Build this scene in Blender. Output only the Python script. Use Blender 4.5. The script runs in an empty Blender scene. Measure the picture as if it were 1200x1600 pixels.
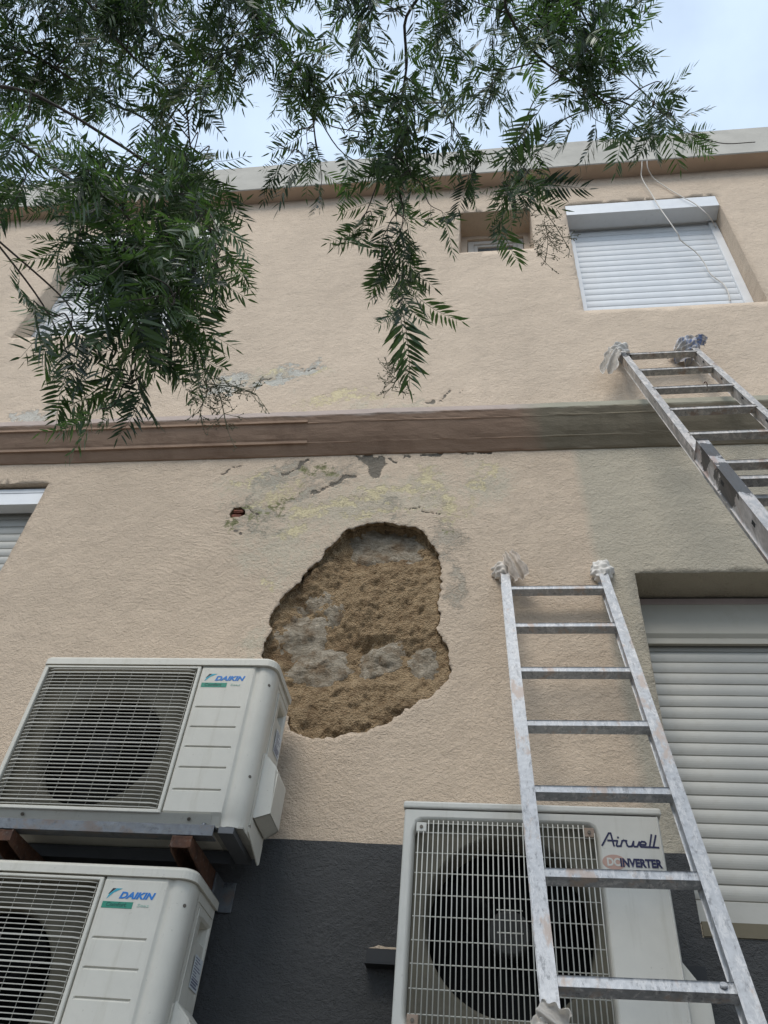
import bpy, bmesh, math, random
import numpy as np
from mathutils import Vector, Matrix, geometry, noise as mnoise

random.seed(7)
RNG = np.random.default_rng(7)
SC = bpy.context.scene
COL = SC.collection

# ------------------------------------------------------------------ camera, sky, sun, exposure
PITCH, YAW, ROLL = math.radians(44.6216), math.radians(-10.6447), math.radians(6.4757)
FOC, CW, CH = 1240.0, 1200.0, 1600.0
CAM = np.array([0.0, -2.7, 1.55])
Fv = np.array([math.sin(YAW) * math.cos(PITCH), math.cos(YAW) * math.cos(PITCH), math.sin(PITCH)])
_r0 = np.array([math.cos(YAW), -math.sin(YAW), 0.0])
_u0 = np.cross(_r0, Fv)
Rv = _r0 * math.cos(ROLL) + _u0 * math.sin(ROLL)
Uv = -_r0 * math.sin(ROLL) + _u0 * math.cos(ROLL)
cd = bpy.data.cameras.new('camera')
cam = bpy.data.objects.new('camera', cd)
COL.objects.link(cam)
cd.sensor_fit = 'VERTICAL'
cd.sensor_height = 36.0
cd.sensor_width = 36.0
cd.lens = 36.0 * FOC / CH
cd.clip_start, cd.clip_end = 0.05, 2000.0
cam.matrix_world = Matrix(((Rv[0], Uv[0], -Fv[0], CAM[0]), (Rv[1], Uv[1], -Fv[1], CAM[1]), (Rv[2], Uv[2], -Fv[2], CAM[2]), (0, 0, 0, 1)))
SC.camera = cam

SUN_EL, SUN_AZ = math.radians(51), math.radians(197)     # azimuth clockwise from +Y: the light comes from behind the viewer
world = bpy.data.worlds.new('World')
SC.world = world
world.use_nodes = True
nt = world.node_tree
nt.nodes.clear()
_o = nt.nodes.new('ShaderNodeOutputWorld')
_b = nt.nodes.new('ShaderNodeBackground')
_s = nt.nodes.new('ShaderNodeTexSky')
_s.sky_type = 'NISHITA'
_s.sun_disc = False
_s.sun_elevation, _s.sun_rotation = SUN_EL, SUN_AZ
_s.air_density, _s.dust_density, _s.ozone_density = 1.0, 2.0, 1.0
_tc = nt.nodes.new('ShaderNodeTexCoord')
_n = nt.nodes.new('ShaderNodeTexNoise')
_n.inputs['Scale'].default_value = 2.6
_n.inputs['Detail'].default_value = 6
_n.inputs['Roughness'].default_value = 0.55
_mr = nt.nodes.new('ShaderNodeMapRange')
_mr.inputs['From Min'].default_value, _mr.inputs['From Max'].default_value = 0.3, 0.68
_mr.inputs['To Min'].default_value, _mr.inputs['To Max'].default_value = 0.6, 0.95
_mx = nt.nodes.new('ShaderNodeMix')
_mx.data_type = 'RGBA'
_mx.inputs['B'].default_value = (8.6, 10.5, 13.0, 1)      # even cloud layer seen through thin gaps
nt.links.new(_tc.outputs['Generated'], _n.inputs['Vector'])
nt.links.new(_n.outputs['Fac'], _mr.inputs['Value'])
nt.links.new(_mr.outputs['Result'], _mx.inputs['Factor'])
nt.links.new(_s.outputs['Color'], _mx.inputs['A'])
nt.links.new(_mx.outputs['Result'], _b.inputs['Color'])
_b.inputs['Strength'].default_value = 0.07
nt.links.new(_b.outputs['Background'], _o.inputs['Surface'])

sd = bpy.data.lights.new('sun', 'SUN')
sun = bpy.data.objects.new('sun', sd)
COL.objects.link(sun)
sd.energy, sd.angle, sd.color = 1.5, math.radians(26), (1.0, 0.96, 0.9)
_to = Vector((math.sin(SUN_AZ) * math.cos(SUN_EL), math.cos(SUN_AZ) * math.cos(SUN_EL), math.sin(SUN_EL)))
sun.rotation_euler = _to.to_track_quat('Z', 'Y').to_euler()
SC.view_settings.view_transform = 'Standard'
SC.view_settings.look = 'None'
SC.view_settings.exposure = 0.50
SC.view_settings.gamma = 1.0
SC.view_settings.use_curve_mapping = False
SC.cycles.max_bounces = 7
SC.cycles.use_denoising = True


# ------------------------------------------------------------------ measuring: photograph <-> place
def ray(px, py):
    return Fv + Rv * ((px - 600.0) / FOC) - Uv * ((py - 800.0) / FOC)


def at(px, py, y=0.0):
    """the point of the vertical plane y that the photograph shows at a pixel"""
    d = ray(px, py)
    return CAM + d * ((y - CAM[1]) / d[1])


def at_dist(px, py, dist):
    d = ray(px, py)
    return CAM + d / np.linalg.norm(d) * dist


def pix(P):
    v = np.asarray(P, float) - CAM
    w = v @ Fv
    return 600 + FOC * (v @ Rv) / w, 800 - FOC * (v @ Uv) / w


# ------------------------------------------------------------------ numpy noise
def _hash(ix, iy, seed):
    h = (ix.astype(np.int64) * 374761393 + iy.astype(np.int64) * 668265263 + seed * 1442695041) & 0x7fffffff
    h = ((h ^ (h >> 13)) * 1274126177) & 0x7fffffff
    return ((h ^ (h >> 16)) & 0xffff) / 65535.0


def vnoise(x, y, seed=0):
    x, y = np.asarray(x, float), np.asarray(y, float)
    ix, iy = np.floor(x), np.floor(y)
    fx, fy = x - ix, y - iy
    fx, fy = fx * fx * (3 - 2 * fx), fy * fy * (3 - 2 * fy)
    ix, iy = ix.astype(np.int64), iy.astype(np.int64)
    a, b = _hash(ix, iy, seed), _hash(ix + 1, iy, seed)
    c, d = _hash(ix, iy + 1, seed), _hash(ix + 1, iy + 1, seed)
    return (a * (1 - fx) + b * fx) * (1 - fy) + (c * (1 - fx) + d * fx) * fy


def fbm(x, y, seed=0, octv=4):
    s, amp, tot = 0.0, 1.0, 0.0
    for k in range(octv):
        s = s + amp * vnoise(np.asarray(x) * 2 ** k + 17.3 * k, np.asarray(y) * 2 ** k - 9.1 * k, seed + k)
        tot += amp
        amp *= 0.5
    return s / tot


def sstep(a, b, x):
    t = np.clip((x - a) / (b - a), 0, 1)
    return t * t * (3 - 2 * t)


# ------------------------------------------------------------------ node material helpers
class NT:
    def __init__(s, name):
        s.m = bpy.data.materials.new(name)
        s.m.use_nodes = True
        s.t = s.m.node_tree
        s.t.nodes.clear()
        s.out = s.t.nodes.new('ShaderNodeOutputMaterial')
        s.p = s.t.nodes.new('ShaderNodeBsdfPrincipled')
        s.t.links.new(s.p.outputs[0], s.out.inputs[0])
        s.pos = s.t.nodes.new('ShaderNodeTexCoord').outputs['Object']

    def link(s, a, b):
        s.t.links.new(a, b)

    def setin(s, sock, v):
        if hasattr(v, 'is_output'):
            s.link(v, sock)
        elif isinstance(v, (tuple, list)) and len(v) == 3 and sock.type == 'RGBA':
            sock.default_value = (*v, 1)
        else:
            sock.default_value = v

    def noise(s, scale, detail=4, rough=0.55, vec=None, stretch=None, dist=0.0):
        n = s.t.nodes.new('ShaderNodeTexNoise')
        v = vec or s.pos
        if stretch:
            mp = s.t.nodes.new('ShaderNodeMapping')
            mp.inputs['Scale'].default_value = stretch
            s.link(v, mp.inputs['Vector'])
            v = mp.outputs[0]
        s.link(v, n.inputs['Vector'])
        n.inputs['Scale'].default_value = scale
        n.inputs['Detail'].default_value = detail
        n.inputs['Roughness'].default_value = rough
        n.inputs['Distortion'].default_value = dist
        return n.outputs['Fac']

    def voro(s, scale, feature='F1', stretch=None):
        n = s.t.nodes.new('ShaderNodeTexVoronoi')
        n.feature = feature
        n.inputs['Scale'].default_value = scale
        v = s.pos
        if stretch:
            mp = s.t.nodes.new('ShaderNodeMapping')
            mp.inputs['Scale'].default_value = stretch
            s.link(v, mp.inputs['Vector'])
            v = mp.outputs[0]
        s.link(v, n.inputs['Vector'])
        return n.outputs['Distance']

    def attr(s, name):
        n = s.t.nodes.new('ShaderNodeAttribute')
        n.attribute_name = name
        return n.outputs['Fac']

    def math(s, op, a, b=0.0, c=0.0):
        n = s.t.nodes.new('ShaderNodeMath')
        n.operation = op
        s.setin(n.inputs[0], a)
        s.setin(n.inputs[1], b)
        s.setin(n.inputs[2], c)
        return n.outputs[0]

    def rng(s, v, a, b, c=0.0, d=1.0):
        n = s.t.nodes.new('ShaderNodeMapRange')
        s.setin(n.inputs['Value'], v)
        n.inputs['From Min'].default_value, n.inputs['From Max'].default_value = a, b
        n.inputs['To Min'].default_value, n.inputs['To Max'].default_value = c, d
        return n.outputs[0]

    def mix(s, f, a, b):
        n = s.t.nodes.new('ShaderNodeMix')
        n.data_type = 'RGBA'
        s.setin(n.inputs['Factor'], f)
        s.setin(n.inputs['A'], a)
        s.setin(n.inputs['B'], b)
        return n.outputs['Result']

    def sep(s):
        n = s.t.nodes.new('ShaderNodeSeparateXYZ')
        s.link(s.pos, n.inputs[0])
        return n.outputs

    def bump(s, h, strength=0.5, dist=0.01):
        n = s.t.nodes.new('ShaderNodeBump')
        n.inputs['Strength'].default_value = strength
        n.inputs['Distance'].default_value = dist
        s.link(h, n.inputs['Height'])
        s.link(n.outputs[0], s.p.inputs['Normal'])

    def fin(s, col, rough=0.6, metal=0.0, spec=0.5):
        s.setin(s.p.inputs['Base Color'], col)
        s.setin(s.p.inputs['Roughness'], rough)
        s.setin(s.p.inputs['Metallic'], metal)
        s.p.inputs['Specular IOR Level'].default_value = spec
        return s.m


def mat_simple(name, col, rough=0.6, metal=0.0, vary=0.12, scale=14, spec=0.5, bump=0.0, bscale=200, dirt=None):
    n = NT(name)
    f = n.noise(scale, 4)
    lo = tuple(c * (1 - vary) for c in col)
    hi = tuple(min(1, c * (1 + vary)) for c in col)
    c = n.mix(n.rng(f, 0.3, 0.7), lo, hi)
    if dirt:
        c = n.mix(n.rng(n.noise(scale * 2.3, 6, 0.65), 0.55, 0.75, 0, dirt[1]), c, dirt[0])
    if bump:
        n.bump(n.noise(bscale, 3), bump, 0.002)
    return n.fin(c, n.rng(f, 0.3, 0.7, rough - 0.06, rough + 0.08), metal, spec)


def mat_stucco(name, tan, olive=None, olive_x=0.425, rough_k=1.0, smooth=False):
    n = NT(name)
    big = n.noise(1.3, 5, 0.6)
    mid = n.noise(9, 5, 0.6, stretch=(1, 1, 0.7))
    c = n.mix(n.rng(big, 0.32, 0.68), tuple(v * 0.9 for v in tan), tuple(min(1, v * 1.07) for v in tan))
    c = n.mix(n.rng(mid, 0.35, 0.75, 0, 0.22), c, tuple(v * 0.72 for v in tan))
    stk = n.rng(n.noise(5, 6, 0.7, stretch=(1, 1, 0.13)), 0.5, 0.72, 0, 0.3)
    c = n.mix(stk, c, tuple(v * 0.74 for v in tan))
    trow = n.rng(n.noise(3.2, 6, 0.7, stretch=(1, 1, 0.8), dist=1.5), 0.5, 0.64, 0, 0.3)
    c = n.mix(trow, c, tuple(min(1, v * 1.1) for v in tan))
    if olive:
        xyz = n.sep()
        edge = n.math('ADD', xyz[0], n.math('MULTIPLY', n.math('SUBTRACT', n.noise(7, 4), 0.5), 0.03))
        edge = n.math('ADD', edge, n.math('MULTIPLY', n.math('SUBTRACT', xyz[2], 4.7), 0.045))
        ol = n.mix(n.rng(big, 0.3, 0.7), tuple(v * 0.92 for v in olive), tuple(v * 1.06 for v in olive))
        c = n.mix(n.rng(edge, olive_x - 0.02, olive_x + 0.03), c, ol)
    fine = n.noise(30, 8, 0.72)
    grit = n.noise(110, 4, 0.7, stretch=(0.8, 1, 1.2))
    wide = n.noise(9, 5, 0.65)
    brk = n.math('ADD', n.math('MULTIPLY', n.math('SUBTRACT', fine, 0.5), 1.25), n.math('ADD', n.math('MULTIPLY', n.math('SUBTRACT', grit, 0.5), 0.9), n.math('MULTIPLY', n.math('SUBTRACT', wide, 0.5), 1.1)))
    def patch(nm, lo, hi, k, g=0.5):
        a = n.math('ADD', n.math('MULTIPLY', n.attr(nm), g), n.math('MULTIPLY', brk, n.math('MULTIPLY', 2.3, k)))
        return n.math('MULTIPLY', n.rng(a, lo, hi), n.rng(n.attr(nm), 0.02, 0.2))
    pk = {}
    def lay(nm, lo, hi, k, amt, col_lo, col_hi, g=0.5):
        m_ = patch(nm, lo, hi, k, g)
        pk[nm] = m_
        return n.mix(n.math('MULTIPLY', m_, amt), c, n.mix(n.rng(grit, 0.3, 0.7), col_lo, col_hi))
    c = lay('pale', 0.1, 0.5, 0.45, 0.75, (0.44, 0.39, 0.29), (0.61, 0.545, 0.42))
    c = lay('grey', 0.2, 0.5, 0.55, 0.6, (0.30, 0.275, 0.22), (0.45, 0.42, 0.345))
    c = lay('bare', 0.24, 0.36, 0.5, 0.85, (0.44, 0.425, 0.375), (0.58, 0.56, 0.49), 0.7)
    c = lay('yellow', 0.17, 0.42, 0.55, 0.75, (0.62, 0.51, 0.28), (0.78, 0.68, 0.42))
    c = lay('moss', 0.22, 0.48, 0.6, 0.85, (0.10, 0.11, 0.035), (0.27, 0.27, 0.12))
    c = lay('dark', 0.27, 0.33, 0.22, 0.92, (0.12, 0.105, 0.085), (0.20, 0.18, 0.145), 0.7)
    # pitted, cracked skin where the paint lets go
    ck = n.t.nodes.new('ShaderNodeTexVoronoi')
    ck.feature = 'DISTANCE_TO_EDGE'
    ck.inputs['Scale'].default_value = 16
    wp = n.t.nodes.new('ShaderNodeVectorMath')
    wp.operation = 'ADD'
    nz = n.t.nodes.new('ShaderNodeTexNoise')
    nz.inputs['Scale'].default_value = 14
    nz.inputs['Detail'].default_value = 5
    n.link(n.pos, nz.inputs['Vector'])
    sc3 = n.t.nodes.new('ShaderNodeVectorMath')
    sc3.operation = 'SCALE'
    sc3.inputs['Scale'].default_value = 0.16
    n.link(nz.outputs['Color'], sc3.inputs[0])
    n.link(n.pos, wp.inputs[0])
    n.link(sc3.outputs[0], wp.inputs[1])
    n.link(wp.outputs[0], ck.inputs['Vector'])
    crack = n.math('MULTIPLY', n.rng(ck.outputs['Distance'], 0.0, 0.035, 1.0, 0.0), n.math('MULTIPLY', n.rng(n.noise(7, 3), 0.52, 0.62), n.math('MAXIMUM', pk['pale'], pk['grey'])))
    c = n.mix(n.math('MULTIPLY', crack, 0.75), c, (0.2, 0.165, 0.12))
    speck = n.math('MULTIPLY', n.rng(n.noise(90, 3, 0.6), 0.62, 0.7, 0, 0.55), n.math('MAXIMUM', pk['pale'], pk['yellow']))
    c = n.mix(speck, c, (0.25, 0.2, 0.14))
    # trowelled grain: short ridges lying mostly along the wall
    g1 = n.noise(74 if not smooth else 42, 6, 0.66, stretch=(0.85, 1, 1.12), dist=0.7)
    g2 = n.noise(210, 3, 0.6, stretch=(0.8, 1, 1.3))
    ridge = n.math('ABSOLUTE', n.math('SUBTRACT', n.noise(40, 4, 0.6, stretch=(0.62, 1, 1.5), dist=1.6), 0.5))
    h = n.math('ADD', n.math('MULTIPLY', g1, 1.0), n.math('MULTIPLY', g2, 0.35))
    h = n.math('ADD', h, n.math('MULTIPLY', ridge, 0.55 if not smooth else 0.5))
    h = n.math('ADD', h, n.math('MULTIPLY', n.noise(7, 5, 0.65), 2.4))
    if not smooth:
        # comb marks of a wide brush, in flat arcs
        vd = n.t.nodes.new('ShaderNodeVectorMath')
        vd.operation = 'DISTANCE'
        n.link(n.pos, vd.inputs[0])
        vd.inputs[1].default_value = (-1.78, 0.0, 3.05)
        ph = n.math('ADD', n.math('MULTIPLY', vd.outputs['Value'], 235.0), n.math('MULTIPLY', n.noise(5, 3), 30.0))
        wv = n.math('MULTIPLY', n.math('SINE', ph), n.math('MULTIPLY', n.attr('brush'), n.rng(n.noise(14, 4, 0.6), 0.4, 0.62)))
        h = n.math('ADD', h, n.math('MULTIPLY', wv, 0.11))
    flake = n.math('MAXIMUM', n.math('MAXIMUM', pk['grey'], pk['bare']), n.math('MAXIMUM', pk['dark'], n.math('MULTIPLY', pk['yellow'], 0.7)))
    h = n.math('SUBTRACT', h, n.math('MULTIPLY', flake, 0.35))
    n.bump(h, 0.95 * rough_k, 0.011 if not smooth else 0.010)
    pit = n.rng(n.noise(58, 3, 0.5, stretch=(0.7, 1, 1.4)), 0.64, 0.76, 0, 0.4 * rough_k)
    c = n.mix(pit, c, tuple(v * 0.5 for v in tan))
    return n.fin(c, 0.92, 0, 0.15)


def mat_metal(name, col, rough=0.42, stain=(0.6, 0.58, 0.54), amount=0.5, stain2=(0.45, 0.33, 0.26), scale=30, metal=0.85, black=0.0, smears=()):
    n = NT(name)
    st_ = (1, 1, 0.22) if scale > 28 else None
    f = n.noise(scale * 1.5, 7, 0.72, stretch=st_, dist=0.5)
    f2 = n.noise(scale * 0.5, 6, 0.65, stretch=st_)
    k = n.rng(f, 0.62 - 0.25 * amount, 0.72 - 0.2 * amount)
    c = n.mix(n.rng(n.noise(scale * 2, 3), 0.3, 0.7), tuple(v * 0.75 for v in col), col)
    c = n.mix(k, c, stain)
    dk = n.rng(n.noise(scale * 2.2, 6, 0.75, stretch=st_), 0.55, 0.63, 0, 0.75)
    c = n.mix(dk, c, tuple(v * 0.42 for v in col))
    k2 = n.rng(f2, 0.555, 0.63, 0, 0.8)
    c = n.mix(k2, c, stain2)
    mm = n.math('MULTIPLY', n.math('SUBTRACT', 1.0, n.math('MAXIMUM', k, k2)), metal)
    if black:
        kb = n.rng(n.noise(7, 5, 0.62), 0.64 - 0.1 * black, 0.67 - 0.1 * black)
        c = n.mix(kb, c, (0.02, 0.02, 0.02))
        mm = n.math('MULTIPLY', mm, n.math('SUBTRACT', 1.0, kb))
    for loc, rad in smears:
        vd = n.t.nodes.new('ShaderNodeVectorMath')
        vd.operation = 'DISTANCE'
        n.link(n.pos, vd.inputs[0])
        vd.inputs[1].default_value = loc
        ks = n.rng(n.math('ADD', n.math('DIVIDE', vd.outputs['Value'], rad), n.math('MULTIPLY', n.math('SUBTRACT', n.noise(16, 6, 0.7), 0.5), 2.2)), 0.72, 0.8, 1, 0)
        c = n.mix(n.math('MULTIPLY', ks, 0.93), c, (0.02, 0.02, 0.02))
        mm = n.math('MULTIPLY', mm, n.math('SUBTRACT', 1.0, ks))
    n.bump(f, 0.35, 0.0015)
    return n.fin(c, n.rng(f, 0.3, 0.7, rough - 0.1, rough + 0.15), mm)


M = {}
TAN = (0.56, 0.425, 0.315)
M['stucco_low'] = mat_stucco('lower_stucco', (0.63, 0.502, 0.375), (0.495, 0.435, 0.335))
M['stucco_up'] = mat_stucco('upper_stucco', (0.63, 0.504, 0.38), None, smooth=True, rough_k=0.85)
M['dado'] = mat_stucco('dark_grey_paint', (0.082, 0.082, 0.081))
M['cornice'] = None
M['parapet'] = mat_simple('parapet_render', (0.50, 0.47, 0.41), 0.9, vary=0.1, scale=5, spec=0.15, bump=0.5, bscale=60, dirt=((0.3, 0.28, 0.24), 0.35))
M['soffit'] = mat_simple('parapet_soffit', (0.52, 0.395, 0.30), 0.9, vary=0.1, scale=5, spec=0.15, bump=0.4, bscale=60)
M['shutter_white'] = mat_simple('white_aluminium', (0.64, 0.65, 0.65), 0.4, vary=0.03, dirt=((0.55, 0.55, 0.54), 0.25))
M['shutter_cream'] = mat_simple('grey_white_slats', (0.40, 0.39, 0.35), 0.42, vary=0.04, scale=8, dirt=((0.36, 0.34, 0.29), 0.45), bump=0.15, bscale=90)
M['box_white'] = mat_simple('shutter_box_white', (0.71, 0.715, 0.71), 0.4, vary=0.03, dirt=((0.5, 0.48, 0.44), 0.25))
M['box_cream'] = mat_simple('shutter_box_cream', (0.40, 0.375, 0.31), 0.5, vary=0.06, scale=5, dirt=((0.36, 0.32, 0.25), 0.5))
M['gap'] = mat_simple('dark_gap', (0.02, 0.02, 0.02), 0.9)
M['glass'] = mat_simple('window_glass', (0.10, 0.115, 0.12), 0.08, vary=0.02, spec=0.8)
M['plastic'] = mat_simple('aged_white_plastic', (0.50, 0.485, 0.43), 0.45, vary=0.05, scale=4, dirt=((0.40, 0.385, 0.33), 0.35), bump=0.05, bscale=300)
M['plastic2'] = mat_simple('cool_white_enamel', (0.50, 0.49, 0.445), 0.5, vary=0.05, scale=4, dirt=((0.42, 0.41, 0.37), 0.3), bump=0.05, bscale=300)
M['grille'] = mat_simple('grille_plastic', (0.46, 0.44, 0.38), 0.5, vary=0.05, scale=20, dirt=((0.33, 0.3, 0.23), 0.4))
M['wire'] = mat_simple('grille_wire', (0.56, 0.54, 0.47), 0.45, vary=0.05, scale=20, dirt=((0.42, 0.38, 0.3), 0.3))
M['shroud'] = mat_simple('fan_shroud', (0.125, 0.112, 0.08), 0.8, vary=0.2, scale=12, dirt=((0.2, 0.18, 0.13), 0.5))
M['fan'] = mat_simple('fan_plastic', (0.010, 0.010, 0.010), 0.75, vary=0.2, spec=0.2)
M['coil'] = mat_simple('dark_coil', (0.008, 0.008, 0.008), 0.9, spec=0.1)
M['screw'] = mat_simple('dull_screw', (0.13, 0.11, 0.085), 0.55, 0.3)
M['tab'] = mat_simple('rusty_tab', (0.30, 0.22, 0.16), 0.7, dirt=((0.12, 0.07, 0.04), 0.7))
M['galv'] = mat_metal('galvanised_steel', (0.17, 0.18, 0.19), 0.5, (0.14, 0.14, 0.135), 0.4, (0.13, 0.10, 0.08), 25, metal=0.7)
M['rust'] = mat_simple('rusted_steel', (0.085, 0.036, 0.018), 0.85, vary=0.5, scale=28, dirt=((0.22, 0.19, 0.16), 0.55), bump=0.6, bscale=120)
M['ladder'] = mat_metal('plaster_stained_aluminium', (0.45, 0.455, 0.46), 0.5, (0.60, 0.585, 0.565), 0.5, (0.45, 0.35, 0.28), 34, metal=0.5)
M['ladder2'] = mat_metal('grimy_aluminium', (0.40, 0.38, 0.355), 0.5, (0.55, 0.50, 0.45), 0.6, (0.30, 0.21, 0.155), 30, metal=0.45, smears=[((0.735, -0.09, 5.36), 0.07)])
M['ladder3'] = mat_metal('tarred_aluminium', (0.44, 0.425, 0.41), 0.5, (0.52, 0.48, 0.45), 0.6, (0.34, 0.24, 0.20), 30, metal=0.5, black=0.25, smears=[((0.80, -0.80, 3.62), 0.17), ((0.80, -0.70, 3.85), 0.09)])
M['paint_black'] = mat_simple('black_smear', (0.018, 0.018, 0.018), 0.7)
M['rag'] = mat_simple('dirty_white_cloth', (0.70, 0.63, 0.55), 0.95, vary=0.12, scale=30, spec=0.1, dirt=((0.32, 0.26, 0.21), 0.5), bump=0.3, bscale=500)
M['rag_clean'] = mat_simple('white_cloth', (0.70, 0.66, 0.60), 0.95, vary=0.12, scale=25, spec=0.1, dirt=((0.36, 0.31, 0.26), 0.6), bump=0.3, bscale=500)
M['cable'] = mat_simple('white_cable', (0.62, 0.57, 0.50), 0.6, vary=0.06)
M['blue'] = mat_simple('print_blue', (0.012, 0.17, 0.50), 0.5, vary=0.02)
M['cyan'] = mat_simple('print_cyan', (0.03, 0.33, 0.42), 0.5, vary=0.02)
M['black'] = mat_simple('print_black', (0.012, 0.014, 0.02), 0.5, vary=0.02)
M['green'] = mat_simple('print_green', (0.012, 0.22, 0.14), 0.5, vary=0.05)
M['dgreen'] = mat_simple('print_dark_green', (0.008, 0.10, 0.07), 0.5, vary=0.05)
M['pgreen'] = mat_simple('print_pale_green', (0.40, 0.52, 0.43), 0.5, vary=0.02)
M['navy'] = mat_simple('print_navy', (0.006, 0.006, 0.05), 0.5, vary=0.02)
M['pink'] = mat_simple('print_faded_red', (0.47, 0.29, 0.22), 0.5, vary=0.03)
M['label'] = mat_simple('label_paper', (0.60, 0.62, 0.62), 0.6, vary=0.03)
M['ink'] = mat_simple('label_ink', (0.13, 0.14, 0.2), 0.6, vary=0.05)
M['bark'] = mat_simple('twig_bark', (0.085, 0.068, 0.055), 0.85, vary=0.3, scale=30, bump=0.4, bscale=60)
M['stalk'] = mat_simple('pale_stalk', (0.19, 0.19, 0.11), 0.7, vary=0.2, scale=30)
M['asphalt'] = mat_simple('asphalt', (0.055, 0.055, 0.055), 0.9, vary=0.2, scale=3, bump=0.5, bscale=120)
M['paving'] = mat_simple('pavement', (0.26, 0.24, 0.21), 0.9, vary=0.12, scale=3, bump=0.3, bscale=60)
M['roof'] = mat_simple('roof_tar', (0.12, 0.12, 0.12), 0.9)
M['brickred'] = mat_simple('broken_brick', (0.16, 0.055, 0.032), 0.9, vary=0.4, scale=60, bump=0.6, bscale=150)


def mk_plastic(name, col):
    n = NT(name)
    st = n.noise(26, 6, 0.7, stretch=(1, 1, 0.1))
    bl = n.noise(6, 5, 0.65)
    c = n.mix(n.rng(bl, 0.32, 0.68), tuple(v * 0.93 for v in col), tuple(v * 1.05 for v in col))
    c = n.mix(n.rng(st, 0.54, 0.74, 0, 0.38), c, (col[0] * 0.62, col[1] * 0.59, col[2] * 0.5))
    c = n.mix(n.rng(n.noise(70, 4, 0.7), 0.64, 0.74, 0, 0.4), c, (0.22, 0.19, 0.14))
    n.bump(n.noise(160, 3), 0.06, 0.002)
    return n.fin(c, n.rng(bl, 0.3, 0.7, 0.4, 0.55), 0, 0.45)


def mk_cornice():
    n = NT('cornice_paint')
    xyz = n.sep()
    big = n.noise(2.2, 5, 0.6)
    st = n.noise(6, 5, 0.65, stretch=(1, 1, 0.25))
    b = n.mix(n.rng(big, 0.3, 0.7), (0.28, 0.185, 0.128), (0.36, 0.245, 0.172))
    b = n.mix(n.rng(st, 0.52, 0.72, 0, 0.55), b, (0.185, 0.115, 0.078))
    o = n.mix(n.rng(big, 0.3, 0.7), (0.215, 0.18, 0.125), (0.27, 0.228, 0.163))
    o = n.mix(n.rng(st, 0.52, 0.72, 0, 0.5), o, (0.15, 0.125, 0.085))
    c = n.mix(n.rng(n.math('ADD', xyz[0], n.math('MULTIPLY', n.math('SUBTRACT', n.noise(5, 4), 0.5), 0.25)), 0.17, 0.29), b, o)
    # light caught by the nosing along the top, painted in as a pale band
    top = n.rng(n.math('ADD', xyz[2], n.math('MULTIPLY', n.math('SUBTRACT', n.noise(12, 6, 0.7, stretch=(0.5, 1, 1.6)), 0.5), 0.04)), 4.862, 4.874)
    lit_band = n.mix(n.rng(xyz[0], 0.1, 0.3), (0.56, 0.46, 0.40), (0.46, 0.43, 0.33))
    c = n.mix(n.math('MULTIPLY', top, 0.85), c, lit_band)
    n.bump(n.math('ADD', n.noise(30, 5, 0.65, stretch=(0.4, 1, 1.5)), n.math('MULTIPLY', n.noise(110, 3), 0.4)), 0.5, 0.006)
    return n.fin(c, 0.9, 0, 0.2)


M['cornice'] = mk_cornice()
M['plastic'] = mk_plastic('aged_casing_plastic', (0.60, 0.57, 0.49))
M['plastic2'] = mk_plastic('aged_white_enamel', (0.595, 0.57, 0.50))


def mk_earth():
    n = NT('loose_earth_mortar')
    f = n.noise(26, 6, 0.7)
    g = n.noise(120, 4, 0.7)
    c = n.mix(n.rng(f, 0.3, 0.7), (0.31, 0.205, 0.115), (0.68, 0.49, 0.29))
    c = n.mix(n.rng(g, 0.5, 0.72, 0, 0.7), c, (0.72, 0.54, 0.34))
    c = n.mix(n.rng(n.noise(5, 4), 0.5, 0.66, 0, 0.55), c, (0.20, 0.12, 0.065))
    crumbs = n.math('SUBTRACT', 0.6, n.voro(130))
    n.bump(n.math('ADD', n.math('MULTIPLY', n.noise(95, 6, 0.8), 1.5), n.math('ADD', crumbs, g)), 1.0, 0.017)
    return n.fin(c, 0.97, 0, 0.08)


def mk_stone():
    n = NT('grey_rubble_stone')
    f = n.noise(22, 6, 0.65, stretch=(1, 1, 1.6))
    c = n.mix(n.rng(f, 0.3, 0.7), (0.32, 0.265, 0.195), (0.68, 0.585, 0.45))
    c = n.mix(n.rng(n.noise(11, 6, 0.65), 0.46, 0.62, 0, 0.85), c, (0.27, 0.185, 0.11))
    n.bump(n.math('ADD', n.math('MULTIPLY', n.noise(34, 7, 0.75, stretch=(0.8, 1, 1.4), dist=0.8), 1.4), n.math('MULTIPLY', n.noise(140, 4), 0.5)), 1.0, 0.026)
    return n.fin(c, 0.95, 0, 0.12)


M['earth'] = mk_earth()
M['stone'] = mk_stone()
M['rim'] = M['earth']


def mk_leaf():
    n = NT('pepper_leaf')
    oi = n.t.nodes.new('ShaderNodeObjectInfo').outputs['Random']
    f = n.noise(3.0, 3)
    a = n.attr('tone')
    k = n.math('ADD', n.math('MULTIPLY', oi, 0.0), n.math('ADD', n.math('MULTIPLY', f, 0.4), n.math('MULTIPLY', a, 0.8)))
    c = n.mix(n.rng(k, 0.2, 0.9), (0.02, 0.034, 0.02), (0.08, 0.13, 0.045))
    n.fin(c, 0.44, 0, 0.65)
    tr = n.t.nodes.new('ShaderNodeBsdfTranslucent')
    n.setin(tr.inputs['Color'], n.mix(n.rng(k, 0.2, 0.9), (0.03, 0.07, 0.02), (0.13, 0.26, 0.04)))
    mx = n.t.nodes.new('ShaderNodeMixShader')
    mx.inputs[0].default_value = 0.3
    n.link(n.p.outputs[0], mx.inputs[1])
    n.link(tr.outputs[0], mx.inputs[2])
    n.link(mx.outputs[0], n.out.inputs[0])
    return n.m


M['leaf'] = mk_leaf()


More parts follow.
